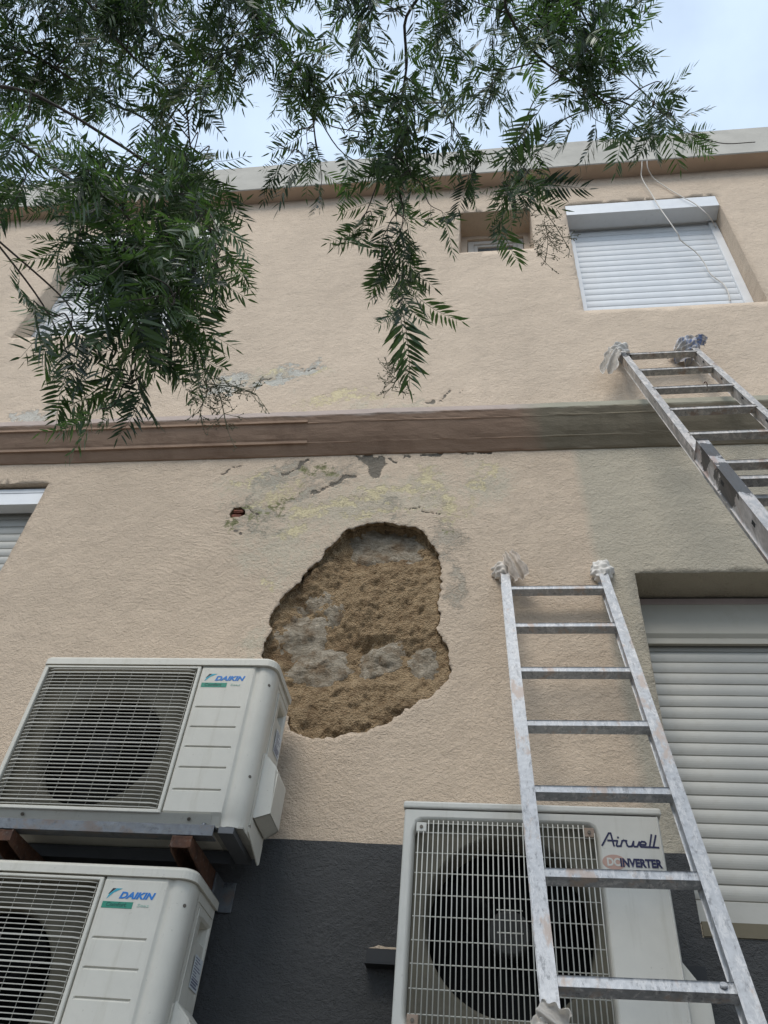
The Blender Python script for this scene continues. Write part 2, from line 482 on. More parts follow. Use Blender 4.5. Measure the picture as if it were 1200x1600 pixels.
# ------------------------------------------------------------------ object helpers
def obj(name, mesh, mat=None, parent=None, loc=None):
    if isinstance(mesh, bmesh.types.BMesh):
        bm = mesh
        mesh = bpy.data.meshes.new(name)
        bm.to_mesh(mesh)
        bm.free()
    o = bpy.data.objects.new(name, mesh)
    COL.objects.link(o)
    if mat is not None and not mesh.materials:
        for m in (mat if isinstance(mat, (list, tuple)) else [mat]):
            mesh.materials.append(m)
    if parent is not None:
        o.parent = parent
    if loc is not None:
        o.location = loc
    return o


def empty(name, loc=(0, 0, 0)):
    o = bpy.data.objects.new(name, None)
    COL.objects.link(o)
    o.location = loc
    o.empty_display_size = 0.1
    return o


def tag(o, label=None, cat=None, group=None, kind=None):
    for k, v in (('label', label), ('category', cat), ('group', group), ('kind', kind)):
        if v:
            o[k] = v
    return o


def copy_tree(o, parent=None):
    c = o.copy()
    COL.objects.link(c)
    if parent is not None:
        c.parent = parent
    for ch in [x for x in bpy.data.objects if x.parent is o]:
        copy_tree(ch, c)
    return c


def nbm():
    return bmesh.new()


def box(bm, x0, x1, y0, y1, z0, z1, bev=0.0, seg=2, mat4=None):
    r = bmesh.ops.create_cube(bm, size=1.0)
    vs = r['verts']
    for v in vs:
        v.co = Vector((x0 + (v.co.x + 0.5) * (x1 - x0), y0 + (v.co.y + 0.5) * (y1 - y0), z0 + (v.co.z + 0.5) * (z1 - z0)))
    if mat4 is not None:
        for v in vs:
            v.co = mat4 @ v.co
    if bev > 0:
        es = list({e for v in vs for e in v.link_edges})
        bmesh.ops.bevel(bm, geom=es, offset=bev, segments=seg, profile=0.5, affect='EDGES')
    return bm


def prism(bm, poly, axis, a, b, mi=0, smooth=False):
    """extrude a closed 2D outline along an axis ('x': outline is (y,z); 'y': (x,z); 'z': (x,y))"""
    def P(p, t):
        return {'x': (t, p[0], p[1]), 'y': (p[0], t, p[1]), 'z': (p[0], p[1], t)}[axis]
    A = [bm.verts.new(P(p, a)) for p in poly]
    B = [bm.verts.new(P(p, b)) for p in poly]
    n = len(poly)
    fs = []
    for i in range(n):
        f = bm.faces.new((A[i], A[(i + 1) % n], B[(i + 1) % n], B[i]))
        f.smooth = smooth
        fs.append(f)
    fs.append(bm.faces.new(A[::-1]))
    fs.append(bm.faces.new(B))
    bmesh.ops.recalc_face_normals(bm, faces=fs)
    return bm


def tube(bm, pts, rad, sides=6, cap=True):
    pts = [Vector(p) for p in pts]
    rads = rad if isinstance(rad, (list, tuple)) else [rad] * len(pts)
    rings, up = [], None
    for i, p in enumerate(pts):
        t = (pts[min(i + 1, len(pts) - 1)] - pts[max(i - 1, 0)]).normalized()
        if up is None:
            up = t.orthogonal().normalized()
        up = (up - t * up.dot(t)).normalized()
        w = t.cross(up)
        rings.append([bm.verts.new(p + (up * math.cos(2 * math.pi * k / sides) + w * math.sin(2 * math.pi * k / sides)) * rads[i]) for k in range(sides)])
    for a, b in zip(rings, rings[1:]):
        for k in range(sides):
            f = bm.faces.new((a[k], a[(k + 1) % sides], b[(k + 1) % sides], b[k]))
            f.smooth = True
    if cap:
        bm.faces.new(rings[0][::-1])
        bm.faces.new(rings[-1])
    return bm


def cyl(bm, c, axis, r, h, n=12):
    a = Vector(axis).normalized()
    return tube(bm, [Vector(c), Vector(c) + a * h], r, n)


def bridge(bm, la, lb, smooth=False):
    """quads between two vertex loops of equal length"""
    n = len(la)
    for i in range(n):
        f = bm.faces.new((la[i], la[(i + 1) % n], lb[(i + 1) % n], lb[i]))
        f.smooth = smooth


def spline(pts, n=8):
    """Catmull-Rom through points"""
    P = [np.asarray(p, float) for p in pts]
    P = [2 * P[0] - P[1]] + P + [2 * P[-1] - P[-2]]
    out = []
    for i in range(1, len(P) - 2):
        for k in range(n):
            t = k / n
            out.append(0.5 * (2 * P[i] + (P[i + 1] - P[i - 1]) * t + (2 * P[i - 1] - 5 * P[i] + 4 * P[i + 1] - P[i + 2]) * t * t + (3 * P[i] - P[i - 1] - 3 * P[i + 1] + P[i + 2]) * t ** 3))
    out.append(P[-2])
    return out


def text_mesh(s, size, shear=0.0, offset=0.0, width=None, extrude=0.0004):
    cu = bpy.data.curves.new('lettering', 'FONT')
    cu.body = s
    cu.size = size
    cu.shear = shear
    cu.offset = offset
    cu.extrude = extrude
    cu.resolution_u = 3
    o = bpy.data.objects.new('lettering', cu)
    COL.objects.link(o)
    bpy.context.view_layer.update()
    me = bpy.data.meshes.new_from_object(o.evaluated_get(bpy.context.evaluated_depsgraph_get()))
    bpy.data.objects.remove(o)
    xs = [v.co.x for v in me.vertices]
    x0, x1 = min(xs), max(xs)
    k = (width / (x1 - x0)) if width else 1.0
    for v in me.vertices:
        x, y, z = v.co
        v.co = ((x - x0) * k, -z, y)
    me.materials.clear()
    return me


# ------------------------------------------------------------------ ground
bm = nbm()
box(bm, -60, 60, -60, 60, -0.5, 0.0)
tag(obj('street', bm, M['asphalt']), kind='structure')
bm = nbm()
box(bm, -30, 30, -1.9, 0.3, 0.0, 0.13, 0.012)
tag(obj('pavement', bm, M['paving']), kind='structure')

# ------------------------------------------------------------------ the building: walls cut round their openings
HOUSE = tag(empty('apartment_building'), 'tan stuccoed house front with brown cornice, patched paint and a gaping hole', 'building')


def jitter_loop(poly, step, amp, seed, closed=True):
    """denser outline with a rough edge"""
    out = []
    n = len(poly)
    for i in range(n if closed else n - 1):
        a, b = np.array(poly[i], float), np.array(poly[(i + 1) % n], float)
        m = max(1, int(np.linalg.norm(b - a) / step))
        nn = np.array([-(b - a)[1], (b - a)[0]]) / max(1e-9, np.linalg.norm(b - a))
        for k in range(m):
            p = a + (b - a) * k / m
            j = (fbm(p[0] * 22 + 3, p[1] * 22, seed, 4) - 0.5) * 2 * amp
            if amp < 0.004 and k == 0:
                j = 0
            out.append(p + nn * j)
    return np.array(out)


def inside(poly, X, Z):
    r = np.zeros(len(X), bool)
    n = len(poly)
    for i in range(n):
        x0, z0 = poly[i]
        x1, z1 = poly[(i + 1) % n]
        c = (z0 > Z) != (z1 > Z)
        if c.any():
            with np.errstate(divide='ignore', invalid='ignore'):
                t = X < (x1 - x0) * (Z - z0) / (z1 - z0) + x0
            r ^= c & t
    return r


def dist_poly(poly, X, Z):
    d = np.full(len(X), 1e9)
    n = len(poly)
    for i in range(n):
        a, b = np.array(poly[i]), np.array(poly[(i + 1) % n])
        ab = b - a
        t = np.clip(((X - a[0]) * ab[0] + (Z - a[1]) * ab[1]) / max(1e-12, ab @ ab), 0, 1)
        d = np.minimum(d, np.hypot(X - a[0] - t * ab[0], Z - a[1] - t * ab[1]))
    return d


def ell(U, V, cx, cy, rx, ry, rot=0.0):
    c, s = math.cos(math.radians(rot)), math.sin(math.radians(rot))
    x, y = (U - cx) * c + (V - cy) * s, -(U - cx) * s + (V - cy) * c
    return np.clip(1.25 - np.hypot(x / rx, y / ry), 0, 1)


def pathmask(U, V, pts, w):
    d = np.full(len(U), 1e9)
    for a, b in zip(pts, pts[1:]):
        a, b = np.array(a, float), np.array(b, float)
        ab = b - a
        t = np.clip(((U - a[0]) * ab[0] + (V - a[1]) * ab[1]) / (ab @ ab), 0, 1)
        d = np.minimum(d, np.hypot(U - a[0] - t * ab[0], V - a[1] - t * ab[1]))
    return np.clip(1.2 - d / w, 0, 1)


STAINS = {
    'yellow': [(425, 772, 46, 13, -22), (600, 773, 15, 9, 0), (560, 778, 75, 10, -10), (490, 797, 60, 10, -18), (668, 752, 26, 20, 20), (700, 788, 34, 20, 10),
               (758, 738, 26, 9, -40), (742, 758, 10, 8, 0), (410, 915, 6, 5, 0), (425, 918, 4, 3, 0), (487, 586, 15, 7, -10), (345, 595, 15, 7, -20), (420, 583, 16, 6, 0),
               (535, 622, 70, 12, -5), (640, 770, 30, 8, 0), (690, 812, 30, 6, 0), (385, 748, 30, 5, -35), (600, 800, 60, 5, -4), (450, 830, 40, 10, -10)],
    'pale': [(560, 790, 150, 40, -8), (405, 1000, 16, 44, 20), (440, 850, 80, 70, 0), (400, 760, 60, 30, -20), (660, 770, 70, 40, 0), (420, 590, 90, 18, -8), (600, 640, 60, 14, 0),
             (760, 760, 40, 40, 0), (640, 632, 30, 10, 0)],
    'grey': [(690, 838, 34, 44, 20), (716, 905, 16, 44, 10), (612, 800, 26, 13, 0), (520, 742, 60, 18, -20), (400, 800, 40, 40, 0), (440, 740, 60, 16, -12), (480, 770, 50, 10, -20)],
    'bare': [(365, 594, 42, 14, -14), (465, 578, 40, 12, -8), (425, 600, 44, 7, -10), (345, 610, 24, 8, -10), (60, 650, 60, 8, -3)],
    'moss': [(432, 785, 13, 20, 15), (448, 776, 22, 7, -30), (362, 824, 4, 18, 5), (472, 738, 16, 6, 0), (515, 732, 26, 10, 0), (380, 795, 10, 6, 0), (400, 812, 20, 14, 30), (690, 826, 16, 5, 0)],
}
DARKP = [([(572, 716), (585, 724), (583, 736), (588, 740)], 10), ([(596, 718), (590, 735)], 9), ([(556, 742), (540, 746), (528, 752), (516, 757)], 4.2), ([(516, 757), (498, 764), (486, 771)], 1.6),
         ([(480, 719), (470, 725), (464, 730)], 2.6), ([(560, 714), (580, 715)], 3.2), ([(440, 738), (462, 734), (470, 728)], 1.4), ([(655, 711), (690, 709)], 2.2), ([(720, 708), (770, 706)], 1.4),
         ([(610, 716), (618, 722)], 2.6), ([(630, 713), (640, 712)], 2.0), ([(345, 740), (375, 728)], 1.0), ([(385, 790), (400, 806)], 1.0), ([(366, 830), (385, 836)], 1.6),
         ([(694, 624), (702, 613), (706, 612)], 1.6), ([(715, 614), (722, 608)], 1.0), ([(655, 633), (672, 628), (690, 626)], 1.1), ([(340, 600), (380, 592), (430, 592)], 0.7),
         ([(470, 574), (476, 578), (496, 576)], 0.7), ([(640, 796), (652, 793)], 1.2), ([(660, 798), (690, 801)], 1.0)]


def wall_sheet(name, rect, holes, fine, coarse, mat, seed, reveal, y0=0.0, rough=0.0016):
    """a sheet of the facade between rect=(x0,x1,z0,z1) with real openings; fine=[(x0,x1,z0,z1,step)]"""
    x0, x1, z0, z1 = rect
    pts = []
    for (a, b, c, d, st) in fine + [(x0, x1, z0, z1, coarse)]:
        gx, gz = np.meshgrid(np.arange(a + st / 2, b, st), np.arange(c + st / 2, d, st))
        gx = gx.ravel() + RNG.uniform(-0.3, 0.3, gx.size) * st
        gz = gz.ravel() + RNG.uniform(-0.3, 0.3, gz.size) * st
        keep = np.ones(len(gx), bool)
        if st == coarse:
            for (e, f, g, h, _) in fine:
                keep &= ~((gx > e - .004) & (gx < f + .004) & (gz > g - .004) & (gz < h + .004))
        else:
            for q in fine:
                if q == (a, b, c, d, st):
                    break
                keep &= ~((gx > q[0]) & (gx < q[1]) & (gz > q[2]) & (gz < q[3]))
        keep &= (gx > x0 + .004) & (gx < x1 - .004) & (gz > z0 + .004) & (gz < z1 - .004)
        pts.append(np.stack([gx[keep], gz[keep]], 1))
    pts = np.concatenate(pts)
    for h in holes:
        lo, hi = h.min(0) - .05, h.max(0) + .05
        near = (pts[:, 0] > lo[0]) & (pts[:, 0] < hi[0]) & (pts[:, 1] > lo[1]) & (pts[:, 1] < hi[1])
        idx = np.where(near)[0]
        bad = inside(h, pts[idx, 0], pts[idx, 1]) | (dist_poly(h, pts[idx, 0], pts[idx, 1]) < 0.005)
        pts = np.delete(pts, idx[bad], 0)
    outer = jitter_loop([(x0, z0), (x1, z0), (x1, z1), (x0, z1)], 0.1, 0.0, seed)
    vs, es = [], []
    for lp in [outer] + list(holes):
        b = len(vs)
        vs += [Vector(p) for p in lp]
        es += [(b + i, b + (i + 1) % len(lp)) for i in range(len(lp))]
    vs += [Vector(p) for p in pts]
    ov, oe, of, ovi, oei, ofi = geometry.delaunay_2d_cdt(vs, es, [], 0, 1e-7)
    V = np.array([(v.x, v.y) for v in ov])
    T = np.array(of)
    cen = V[T].mean(1)
    keep = np.ones(len(T), bool)
    for h in holes:
        keep &= ~inside(h, cen[:, 0], cen[:, 1])
    T = T[keep]
    a, b, c = V[T[:, 0]], V[T[:, 1]], V[T[:, 2]]
    area = (b[:, 0] - a[:, 0]) * (c[:, 1] - a[:, 1]) - (c[:, 0] - a[:, 0]) * (b[:, 1] - a[:, 1])
    T[area < 0] = T[area < 0][:, ::-1]
    # relief
    X, Z = V[:, 0], V[:, 1]
    Y = np.full(len(X), y0) + (fbm(X * 0.9, Z * 0.9, seed + 5, 3) - 0.5) * 0.012 + (fbm(X * 6, Z * 6, seed + 9, 3) - 0.5) * 2.5 * rough
    U, W = pix(np.stack([X, np.zeros_like(X), Z], 1))
    att = {}
    wu = U + (fbm(X * 8, Z * 8, 31, 4) - 0.5) * 44 + (fbm(X * 34, Z * 34, 33, 3) - 0.5) * 30
    wv = W + (fbm(X * 8, Z * 8, 47, 4) - 0.5) * 30 + (fbm(X * 34, Z * 34, 49, 3) - 0.5) * 22
    for k, L in STAINS.items():
        m = np.zeros(len(X))
        for e in L:
            m = np.maximum(m, ell(wu, wv, *e))
        att[k] = m
    wu2, wv2 = U + (fbm(X * 26, Z * 26, 3, 4) - 0.5) * 14, W + (fbm(X * 26, Z * 26, 4, 4) - 0.5) * 11
    m = np.zeros(len(X))
    for p_, w_ in DARKP:
        m = np.maximum(m, pathmask(wu2, wv2, p_, w_))
    att['dark'] = m
    Y += sstep(0.35, 0.6, m) * 0.006 + sstep(0.4, 0.7, att['bare']) * 0.0015
    # wide brush sweeps left of the hole
    br = np.maximum(ell(U, W, 320, 880, 120, 90, -20), ell(U, W, 370, 840, 50, 40, 0))
    att['brush'] = np.clip(br * 1.3, 0, 1)
    # lump under the hole at the left of the peeling band
    nv = len(V)
    P = np.stack([X, Y, Z], 1)
    faces = T.tolist()
    Pl = [P]
    base = nv
    for h, dep in zip(holes, reveal):
        # strip from the outline back into the wall
        ids = []
        key = {(round(x, 6), round(z, 6)): i for i, (x, z) in enumerate(V)}
        for p in h:
            i = key.get((round(p[0], 6), round(p[1], 6)))
            if i is None:
                i = int(np.argmin((X - p[0]) ** 2 + (Z - p[1]) ** 2))
            ids.append(i)
        n = len(ids)
        prev = ids
        cc = h.mean(0)
        for t in ((0.5, 1.0) if dep < 0.1 else (0.08, 1.0)):
            q = P[ids].copy()
            q[:, 1] = q[:, 1] + dep * t
            if dep < 0.1:
                jit = (fbm(q[:, 0] * 40, q[:, 2] * 40, seed + int(t * 10), 3) - 0.5) * 0.03 + 0.004 * t
                dr = h - cc
                dr = dr / np.linalg.norm(dr, axis=1)[:, None]
                q[:, 0] += dr[:, 0] * jit
                q[:, 2] += dr[:, 1] * jit
            cur = list(range(base, base + n))
            base += n
            Pl.append(q)
            for i in range(n):
                faces.append([prev[i], prev[(i + 1) % n], cur[(i + 1) % n], cur[i]])
            prev = cur
    P = np.concatenate(Pl)
    rim0 = len(T)
    rimn = sum(len(h) * 2 for h, dp in zip(holes, reveal) if dp < 0.1)
    me = bpy.data.meshes.new(name)
    me.from_pydata(P.tolist(), [], faces)
    for k, v in att.items():
        a_ = me.attributes.new(k, 'FLOAT', 'POINT')
        a_.data.foreach_set('value', np.concatenate([v, np.zeros(len(P) - nv)]).astype(np.float32))
    me.polygons.foreach_set('use_smooth', [i < len(T) for i in range(len(faces))])
    bmm = bmesh.new()
    bmm.from_mesh(me)
    bmesh.ops.recalc_face_normals(bmm, faces=bmm.faces)
    bmm.to_mesh(me)
    bmm.free()
    if rimn:
        me.materials.append(mat)
        me.materials.append(M['rim'])
        me.polygons.foreach_set('material_index', [1 if rim0 <= i < rim0 + rimn else 0 for i in range(len(faces))])
    return obj(name, me, mat, HOUSE)


def rect_poly(x0, x1, z0, z1):
    return [(x0, z0), (x1, z0), (x1, z1), (x0, z1)]


HOLE_PX = [(548, 826), (575, 817), (600, 814), (630, 822), (650, 824), (668, 838), (676, 852), (687, 866), (688, 882), (691, 905), (688, 930), (686, 960), (683, 980), (688, 993), (700, 1012), (703, 1035),
           (700, 1060), (690, 1078), (660, 1094), (632, 1106), (610, 1125), (585, 1140), (548, 1147), (510, 1153), (480, 1150), (455, 1140), (440, 1100), (420, 1040), (408, 1026), (411, 1010), (422, 985),
           (424, 960), (440, 935), (465, 910), (480, 893), (500, 875), (508, 858), (525, 845), (540, 830)]
HOLE = jitter_loop([at(*p)[[0, 2]] for p in HOLE_PX], 0.009, 0.014, 3)
HOLE = HOLE + np.stack([(fbm(HOLE[:, 0] * 60, HOLE[:, 1] * 60, 5, 3) - .5), (fbm(HOLE[:, 0] * 60, HOLE[:, 1] * 60, 6, 3) - .5)], 1) * 0.022
ANCHOR = jitter_loop([(-1.288, 4.27), (-1.275, 4.245), (-1.235, 4.25), (-1.208, 4.263), (-1.212, 4.292), (-1.24, 4.318), (-1.272, 4.31)], 0.012, 0.006, 8)

R_OPEN = (0.618, 2.75, 2.445, 3.861)      # ground floor window, right
L_OPEN = (-3.75, -2.357, 3.05, 4.53)      # ground floor window, left
TR_OPEN = (0.606, 1.69, 6.0, 7.506)
TL_OPEN = (-3.24, -2.05, 6.02, 7.506)
S_OPEN = (-0.18, 0.348, 6.86, 7.50)       # small bathroom window

Z_MID = 4.78
low_holes = [HOLE, ANCHOR, jitter_loop(rect_poly(*R_OPEN), 0.03, 0.0035, 11), jitter_loop(rect_poly(*L_OPEN), 0.03, 0.0035, 12)]
# the right-hand window cuts down into the dark base: its opening is split at the paint line
wall_low = wall_sheet('wall', (-7, 7, 2.38, Z_MID), low_holes, [(-1.75, 0.28, 4.2, 4.74, 0.0075), (-1.6, 0.15, 2.85, 4.2, 0.016)], 0.055, M['stucco_low'], 1, [0.024, 0.03, 0.25, 0.16])
wall_low['label'] = 'tan lower wall with peeling patches and an olive repainted strip'
up_holes = [jitter_loop(rect_poly(*TR_OPEN), 0.03, 0.0035, 21), jitter_loop(rect_poly(*TL_OPEN), 0.03, 0.0035, 22), jitter_loop(rect_poly(*S_OPEN), 0.03, 0.003, 23)]
wall_up = wall_sheet('wall', (-7, 7, Z_MID, 7.96), up_holes, [(-1.85, 0.1, 4.92, 5.62, 0.012)], 0.06, M['stucco_up'], 2, [0.16, 0.16, 0.2])

# dark painted base: a skin 4 mm proud, its top edge painted by hand
bm = nbm()
xs = np.concatenate([np.arange(-7, R_OPEN[0] + 1e-6, 0.04), [R_OPEN[0]]])
def dado_top(x):
    return 2.654 + (float(fbm(x * 3.0, 1.7, 5, 3)) - 0.5) * 0.016
def dado_run(xs, top):
    prev = None
    for x in xs:
        col = [bm.verts.new((x, -0.004, z)) for z in (0.0, 1.2, top(x) - 0.02, top(x))] + [bm.verts.new((x, 0.002, top(x)))]
        if prev:
            for i in range(4):
                bm.faces.new((prev[i], col[i], col[i + 1], prev[i + 1]))
        prev = col
xs_l = sorted(set(np.round(xs, 4)))
dado_run(xs_l, dado_top)
dado_run(list(np.arange(R_OPEN[0], R_OPEN[1] + 0.001, 0.0533)), lambda x: 2.405)
dado_run(list(np.arange(R_OPEN[1], 7.0, 0.05)), dado_top)
bmesh.ops.recalc_face_normals(bm, faces=bm.faces)
dado = obj('painted_base', bm, M['dado'], HOUSE)
dado['label'] = 'dark grey painted base of the wall'

# sill of the right-hand window
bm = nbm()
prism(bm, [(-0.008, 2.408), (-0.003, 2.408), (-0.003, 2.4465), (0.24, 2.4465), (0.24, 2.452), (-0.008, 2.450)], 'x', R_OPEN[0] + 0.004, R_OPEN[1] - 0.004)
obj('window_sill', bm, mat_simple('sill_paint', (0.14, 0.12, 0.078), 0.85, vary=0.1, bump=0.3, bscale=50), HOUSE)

# cornice: moulded run at the left, plain repaired run at the right
def cornice(name, prof, x0, x1, seed):
    bm = nbm()
    prev = None
    for x in np.linspace(x0, x1, 230):
        wob = (float(fbm(x * 2.2, 3.1, 1, 3)) - 0.5) * 0.012
        ring = []
        for i, (y, z) in enumerate(prof):
            e = (float(fbm(x * 14, i * 3.3, seed + 2, 4)) - 0.5) * (0.014 if i in (0, 1) else 0.004)
            ring.append(bm.verts.new((x, y + (e if i > 1 else 0.4 * e), z + wob + e)))
        if prev:
            for i in range(len(ring) - 1):
                f = bm.faces.new((prev[i], ring[i], ring[i + 1], prev[i + 1]))
                f.smooth = False
        prev = ring
    bmesh.ops.recalc_face_normals(bm, faces=bm.faces)
    return obj(name, bm, M['cornice'], HOUSE)


prof_r = [(0.02, 4.938), (-0.125, 4.915), (-0.136, 4.905), (-0.134, 4.872), (-0.128, 4.862), (-0.12, 4.848), (-0.1145, 4.838), (-0.1125, 4.832), (-0.108, 4.829), (-0.097, 4.81), (-0.082, 4.785), (-0.066, 4.762), (-0.053, 4.746), (-0.0505, 4.741), (-0.047, 4.738), (-0.03, 4.719), (-0.014, 4.70), (-0.006, 4.692), (0.02, 4.688)]
prof_l = [(0.02, 4.938), (-0.125, 4.915), (-0.136, 4.905), (-0.134, 4.872), (-0.128, 4.862), (-0.121, 4.85), (-0.119, 4.836), (-0.111, 4.838), (-0.105, 4.829), (-0.095, 4.81), (-0.080, 4.785), (-0.066, 4.764), (-0.058, 4.755), (-0.055, 4.738), (-0.046, 4.741), (-0.030, 4.719), (-0.014, 4.70), (-0.006, 4.692), (0.02, 4.688)]
cornice('cornice', prof_l, -7, -0.953, 1)['label'] = 'moulded brown cornice run with two grooves'
cornice('cornice', prof_r, -0.9532, 7, 4)['label'] = 'plain repaired cornice run, brown then olive'

# parapet and body of the house
bm = nbm()
prev = None
for x in np.arange(-7, 7.01, 0.1):
    w = (float(fbm(x * 1.1, 9.0, 3, 3)) - 0.5) * 0.02
    ring = [bm.verts.new((x, y, z + w)) for y, z in ((0.02, 7.94), (-0.118, 7.925), (-0.125, 7.932), (-0.125, 8.40), (-0.118, 8.408), (0.3, 8.42), (0.3, 8.05))]
    if prev:
        for i in range(6):
            f = bm.faces.new((prev[i], ring[i], ring[i + 1], prev[i + 1]))
            f.material_index = 1 if i == 0 else 0
    prev = ring
bmesh.ops.recalc_face_normals(bm, faces=bm.faces)
obj('parapet', bm, [M['parapet'], M['soffit']], HOUSE)
bm = nbm()
box(bm, -7, 7, 0.3, 9, 8.0, 8.15)
obj('roof', bm, M['roof'], HOUSE)
bm = nbm()
box(bm, -7.0, -6.85, 0.03, 9, 0, 7.99)
box(bm, 6.85, 7.0, 0.03, 9, 0, 7.99)
box(bm, -6.84, 6.84, 8.8, 9, 0, 7.99)
box(bm, -6.84, 6.84, 0.45, 0.5, 0, 7.99)
obj('inner_wall', bm, M['gap'], HOUSE)


# ------------------------------------------------------------------ what the hole lays bare
HC = HOLE.mean(0)
st_px = [  # centre px, radius px x / y, rotation, proudness
    (465, 990, 60, 42, -25, .010), (495, 1040, 76, 38, -14, .014), (512, 945, 42, 40, -30, .006), (592, 1036, 52, 34, -14, .012), (668, 1030, 42, 42, -10, .012),
    (606, 850, 74, 32, 6, .000), (562, 1132, 26, 15, 10, .004), (450, 945, 24, 30, 10, .002)]
g = 0.0065
gx, gz = np.arange(-1.06, -0.10, g), np.arange(2.98, 4.27, g)
XX, ZZ = np.meshgrid(gx, gz)
Xf, Zf = XX.ravel(), ZZ.ravel()
dB = dist_poly(HOLE, Xf, Zf)
ins = inside(HOLE, Xf, Zf)
sd_ = np.where(ins, dB, -dB)
U, W = pix(np.stack([Xf, np.full_like(Xf, .05), Zf], 1))
dep = 0.026 + 0.04 * sstep(0.0, 0.12, sd_) + (fbm(Xf * 7, Zf * 7, 61, 4) - .5) * 0.045 + (fbm(Xf * 30, Zf * 30, 65, 4) - .5) * 0.034 + (fbm(Xf * 75, Zf * 75, 69, 3) - .5) * 0.016
dep += 0.045 * sstep(905, 835, W) + 0.022 * ell(U, W, 575, 1008, 45, 10, -8) * 1.4     # undercut at the top and below the earth ledge
dep -= 0.028 * np.clip(ell(U, W, 620, 940, 85, 75, 0) * 1.6, 0, 1)          # belly of loose earth
dep -= 0.03 * np.clip(ell(U, W, 560, 1100, 130, 38, -12) * 1.6, 0, 1)
dep = np.maximum(dep, 0.012 + 0.0 * sd_)
dep = np.where(ins, np.maximum(dep, 0.012), 0.024 + (dep * 0.15))
Pm = np.stack([Xf, dep, Zf], 1)
nx, nz = len(gx), len(gz)
fs = []
keepv = (sd_ > -0.035).reshape(nz, nx)
for j in range(nz - 1):
    for i in range(nx - 1):
        if keepv[j:j + 2, i:i + 2].all():
            a = j * nx + i
            fs.append((a, a + 1, a + nx + 1, a + nx))
me = bpy.data.meshes.new('exposed_masonry')
me.from_pydata(Pm.tolist(), [], fs)
me.polygons.foreach_set('use_smooth', [True] * len(fs))
MAS = obj('exposed_masonry', me, M['earth'], HOUSE)
MAS['label'] = 'crumbling brown earth mortar laid bare in the plaster hole'
for k, (cx, cy, rx, ry, rot, pr_) in enumerate(st_px):
    c0 = at(cx, cy, .04)
    a1 = at(cx + rx * math.cos(math.radians(rot)), cy + rx * math.sin(math.radians(rot)), .04) - c0
    a2 = at(cx - ry * math.sin(math.radians(rot)), cy + ry * math.cos(math.radians(rot)), .04) - c0
    vs, fs = [], []
    NR, NA = 12, 34
    for r_ in range(NR + 1):
        for q in range(NA):
            th = 2 * math.pi * q / NA
            rr = r_ / NR * (1 + 0.55 * (float(fbm(math.cos(th) * 1.4 + k * 5, math.sin(th) * 1.4, 71, 3)) - .5) * 2)
            p = c0 + a1 * rr * math.cos(th) + a2 * rr * math.sin(th)
            n1 = float(fbm(p[0] * 16 + k, p[2] * 16, 81, 5)) - .5
            n2 = abs(float(fbm(p[0] * 30 + p[2] * 12 + k, p[2] * 34 - p[0] * 10, 85, 3)) - .5)
            dome = pr_ * (1 - (r_ / NR) ** 2) + .006 - 0.026 * (r_ / NR) ** 5
            i_ = int(np.argmin((Xf - p[0]) ** 2 + (Zf - p[2]) ** 2))
            yb = dep[i_] * 0.5 + 0.055 * 0.5
            vs.append((p[0], max(yb - dome - n1 * 0.030 - n2 * 0.034 + 0.010, 0.008), p[2]))
    for r_ in range(NR):
        for q in range(NA):
            a, b = r_ * NA + q, r_ * NA + (q + 1) % NA
            fs.append((a, b, b + NA, a + NA))
    me = bpy.data.meshes.new('stone')
    me.from_pydata(vs, [], fs)
    me.polygons.foreach_set('use_smooth', [True] * len(fs))
    obj('stone', me, M['stone'], MAS)

# small broken spot with brick showing
bm = nbm()
box(bm, -1.30, -1.19, 0.028, 0.04, 4.235, 4.33)
obj('hole_back', bm, M['gap'], HOUSE)
for (x0, x1, z0, z1, y0) in ((-1.276, -1.222, 4.288, 4.308, .008), (-1.28, -1.23, 4.254, 4.279, .012), (-1.226, -1.211, 4.262, 4.276, .016)):
    bm = nbm()
    box(bm, x0, x1, y0, .03, z0, z1, .004, 1)
    bmesh.ops.subdivide_edges(bm, edges=bm.edges, cuts=1)
    for v in bm.verts:
        v.co += Vector([random.uniform(-.003, .003) for _ in range(3)])
    obj('brick', bm, M['brickred'], HOUSE)


# ------------------------------------------------------------------ roller shutters and windows
def slat_mesh(w, pitch, bulge, th, name='slat'):
    bm = nbm()
    n = 6
    front = [(-(bulge * math.sin(math.pi * (0.08 + 0.84 * i / n))), pitch * (0.06 + 0.88 * i / n)) for i in range(n + 1)]
    prof = [(0.004, 0.0), (0.0, 0.002)] + front + [(0.0, pitch * 0.97), (0.004, pitch * 0.985), (th, pitch * 0.9), (th, pitch * 0.1)]
    prism(bm, prof, 'x', 0, w)
    me = bpy.data.meshes.new(name)
    bm.to_mesh(me)
    bm.free()
    return me


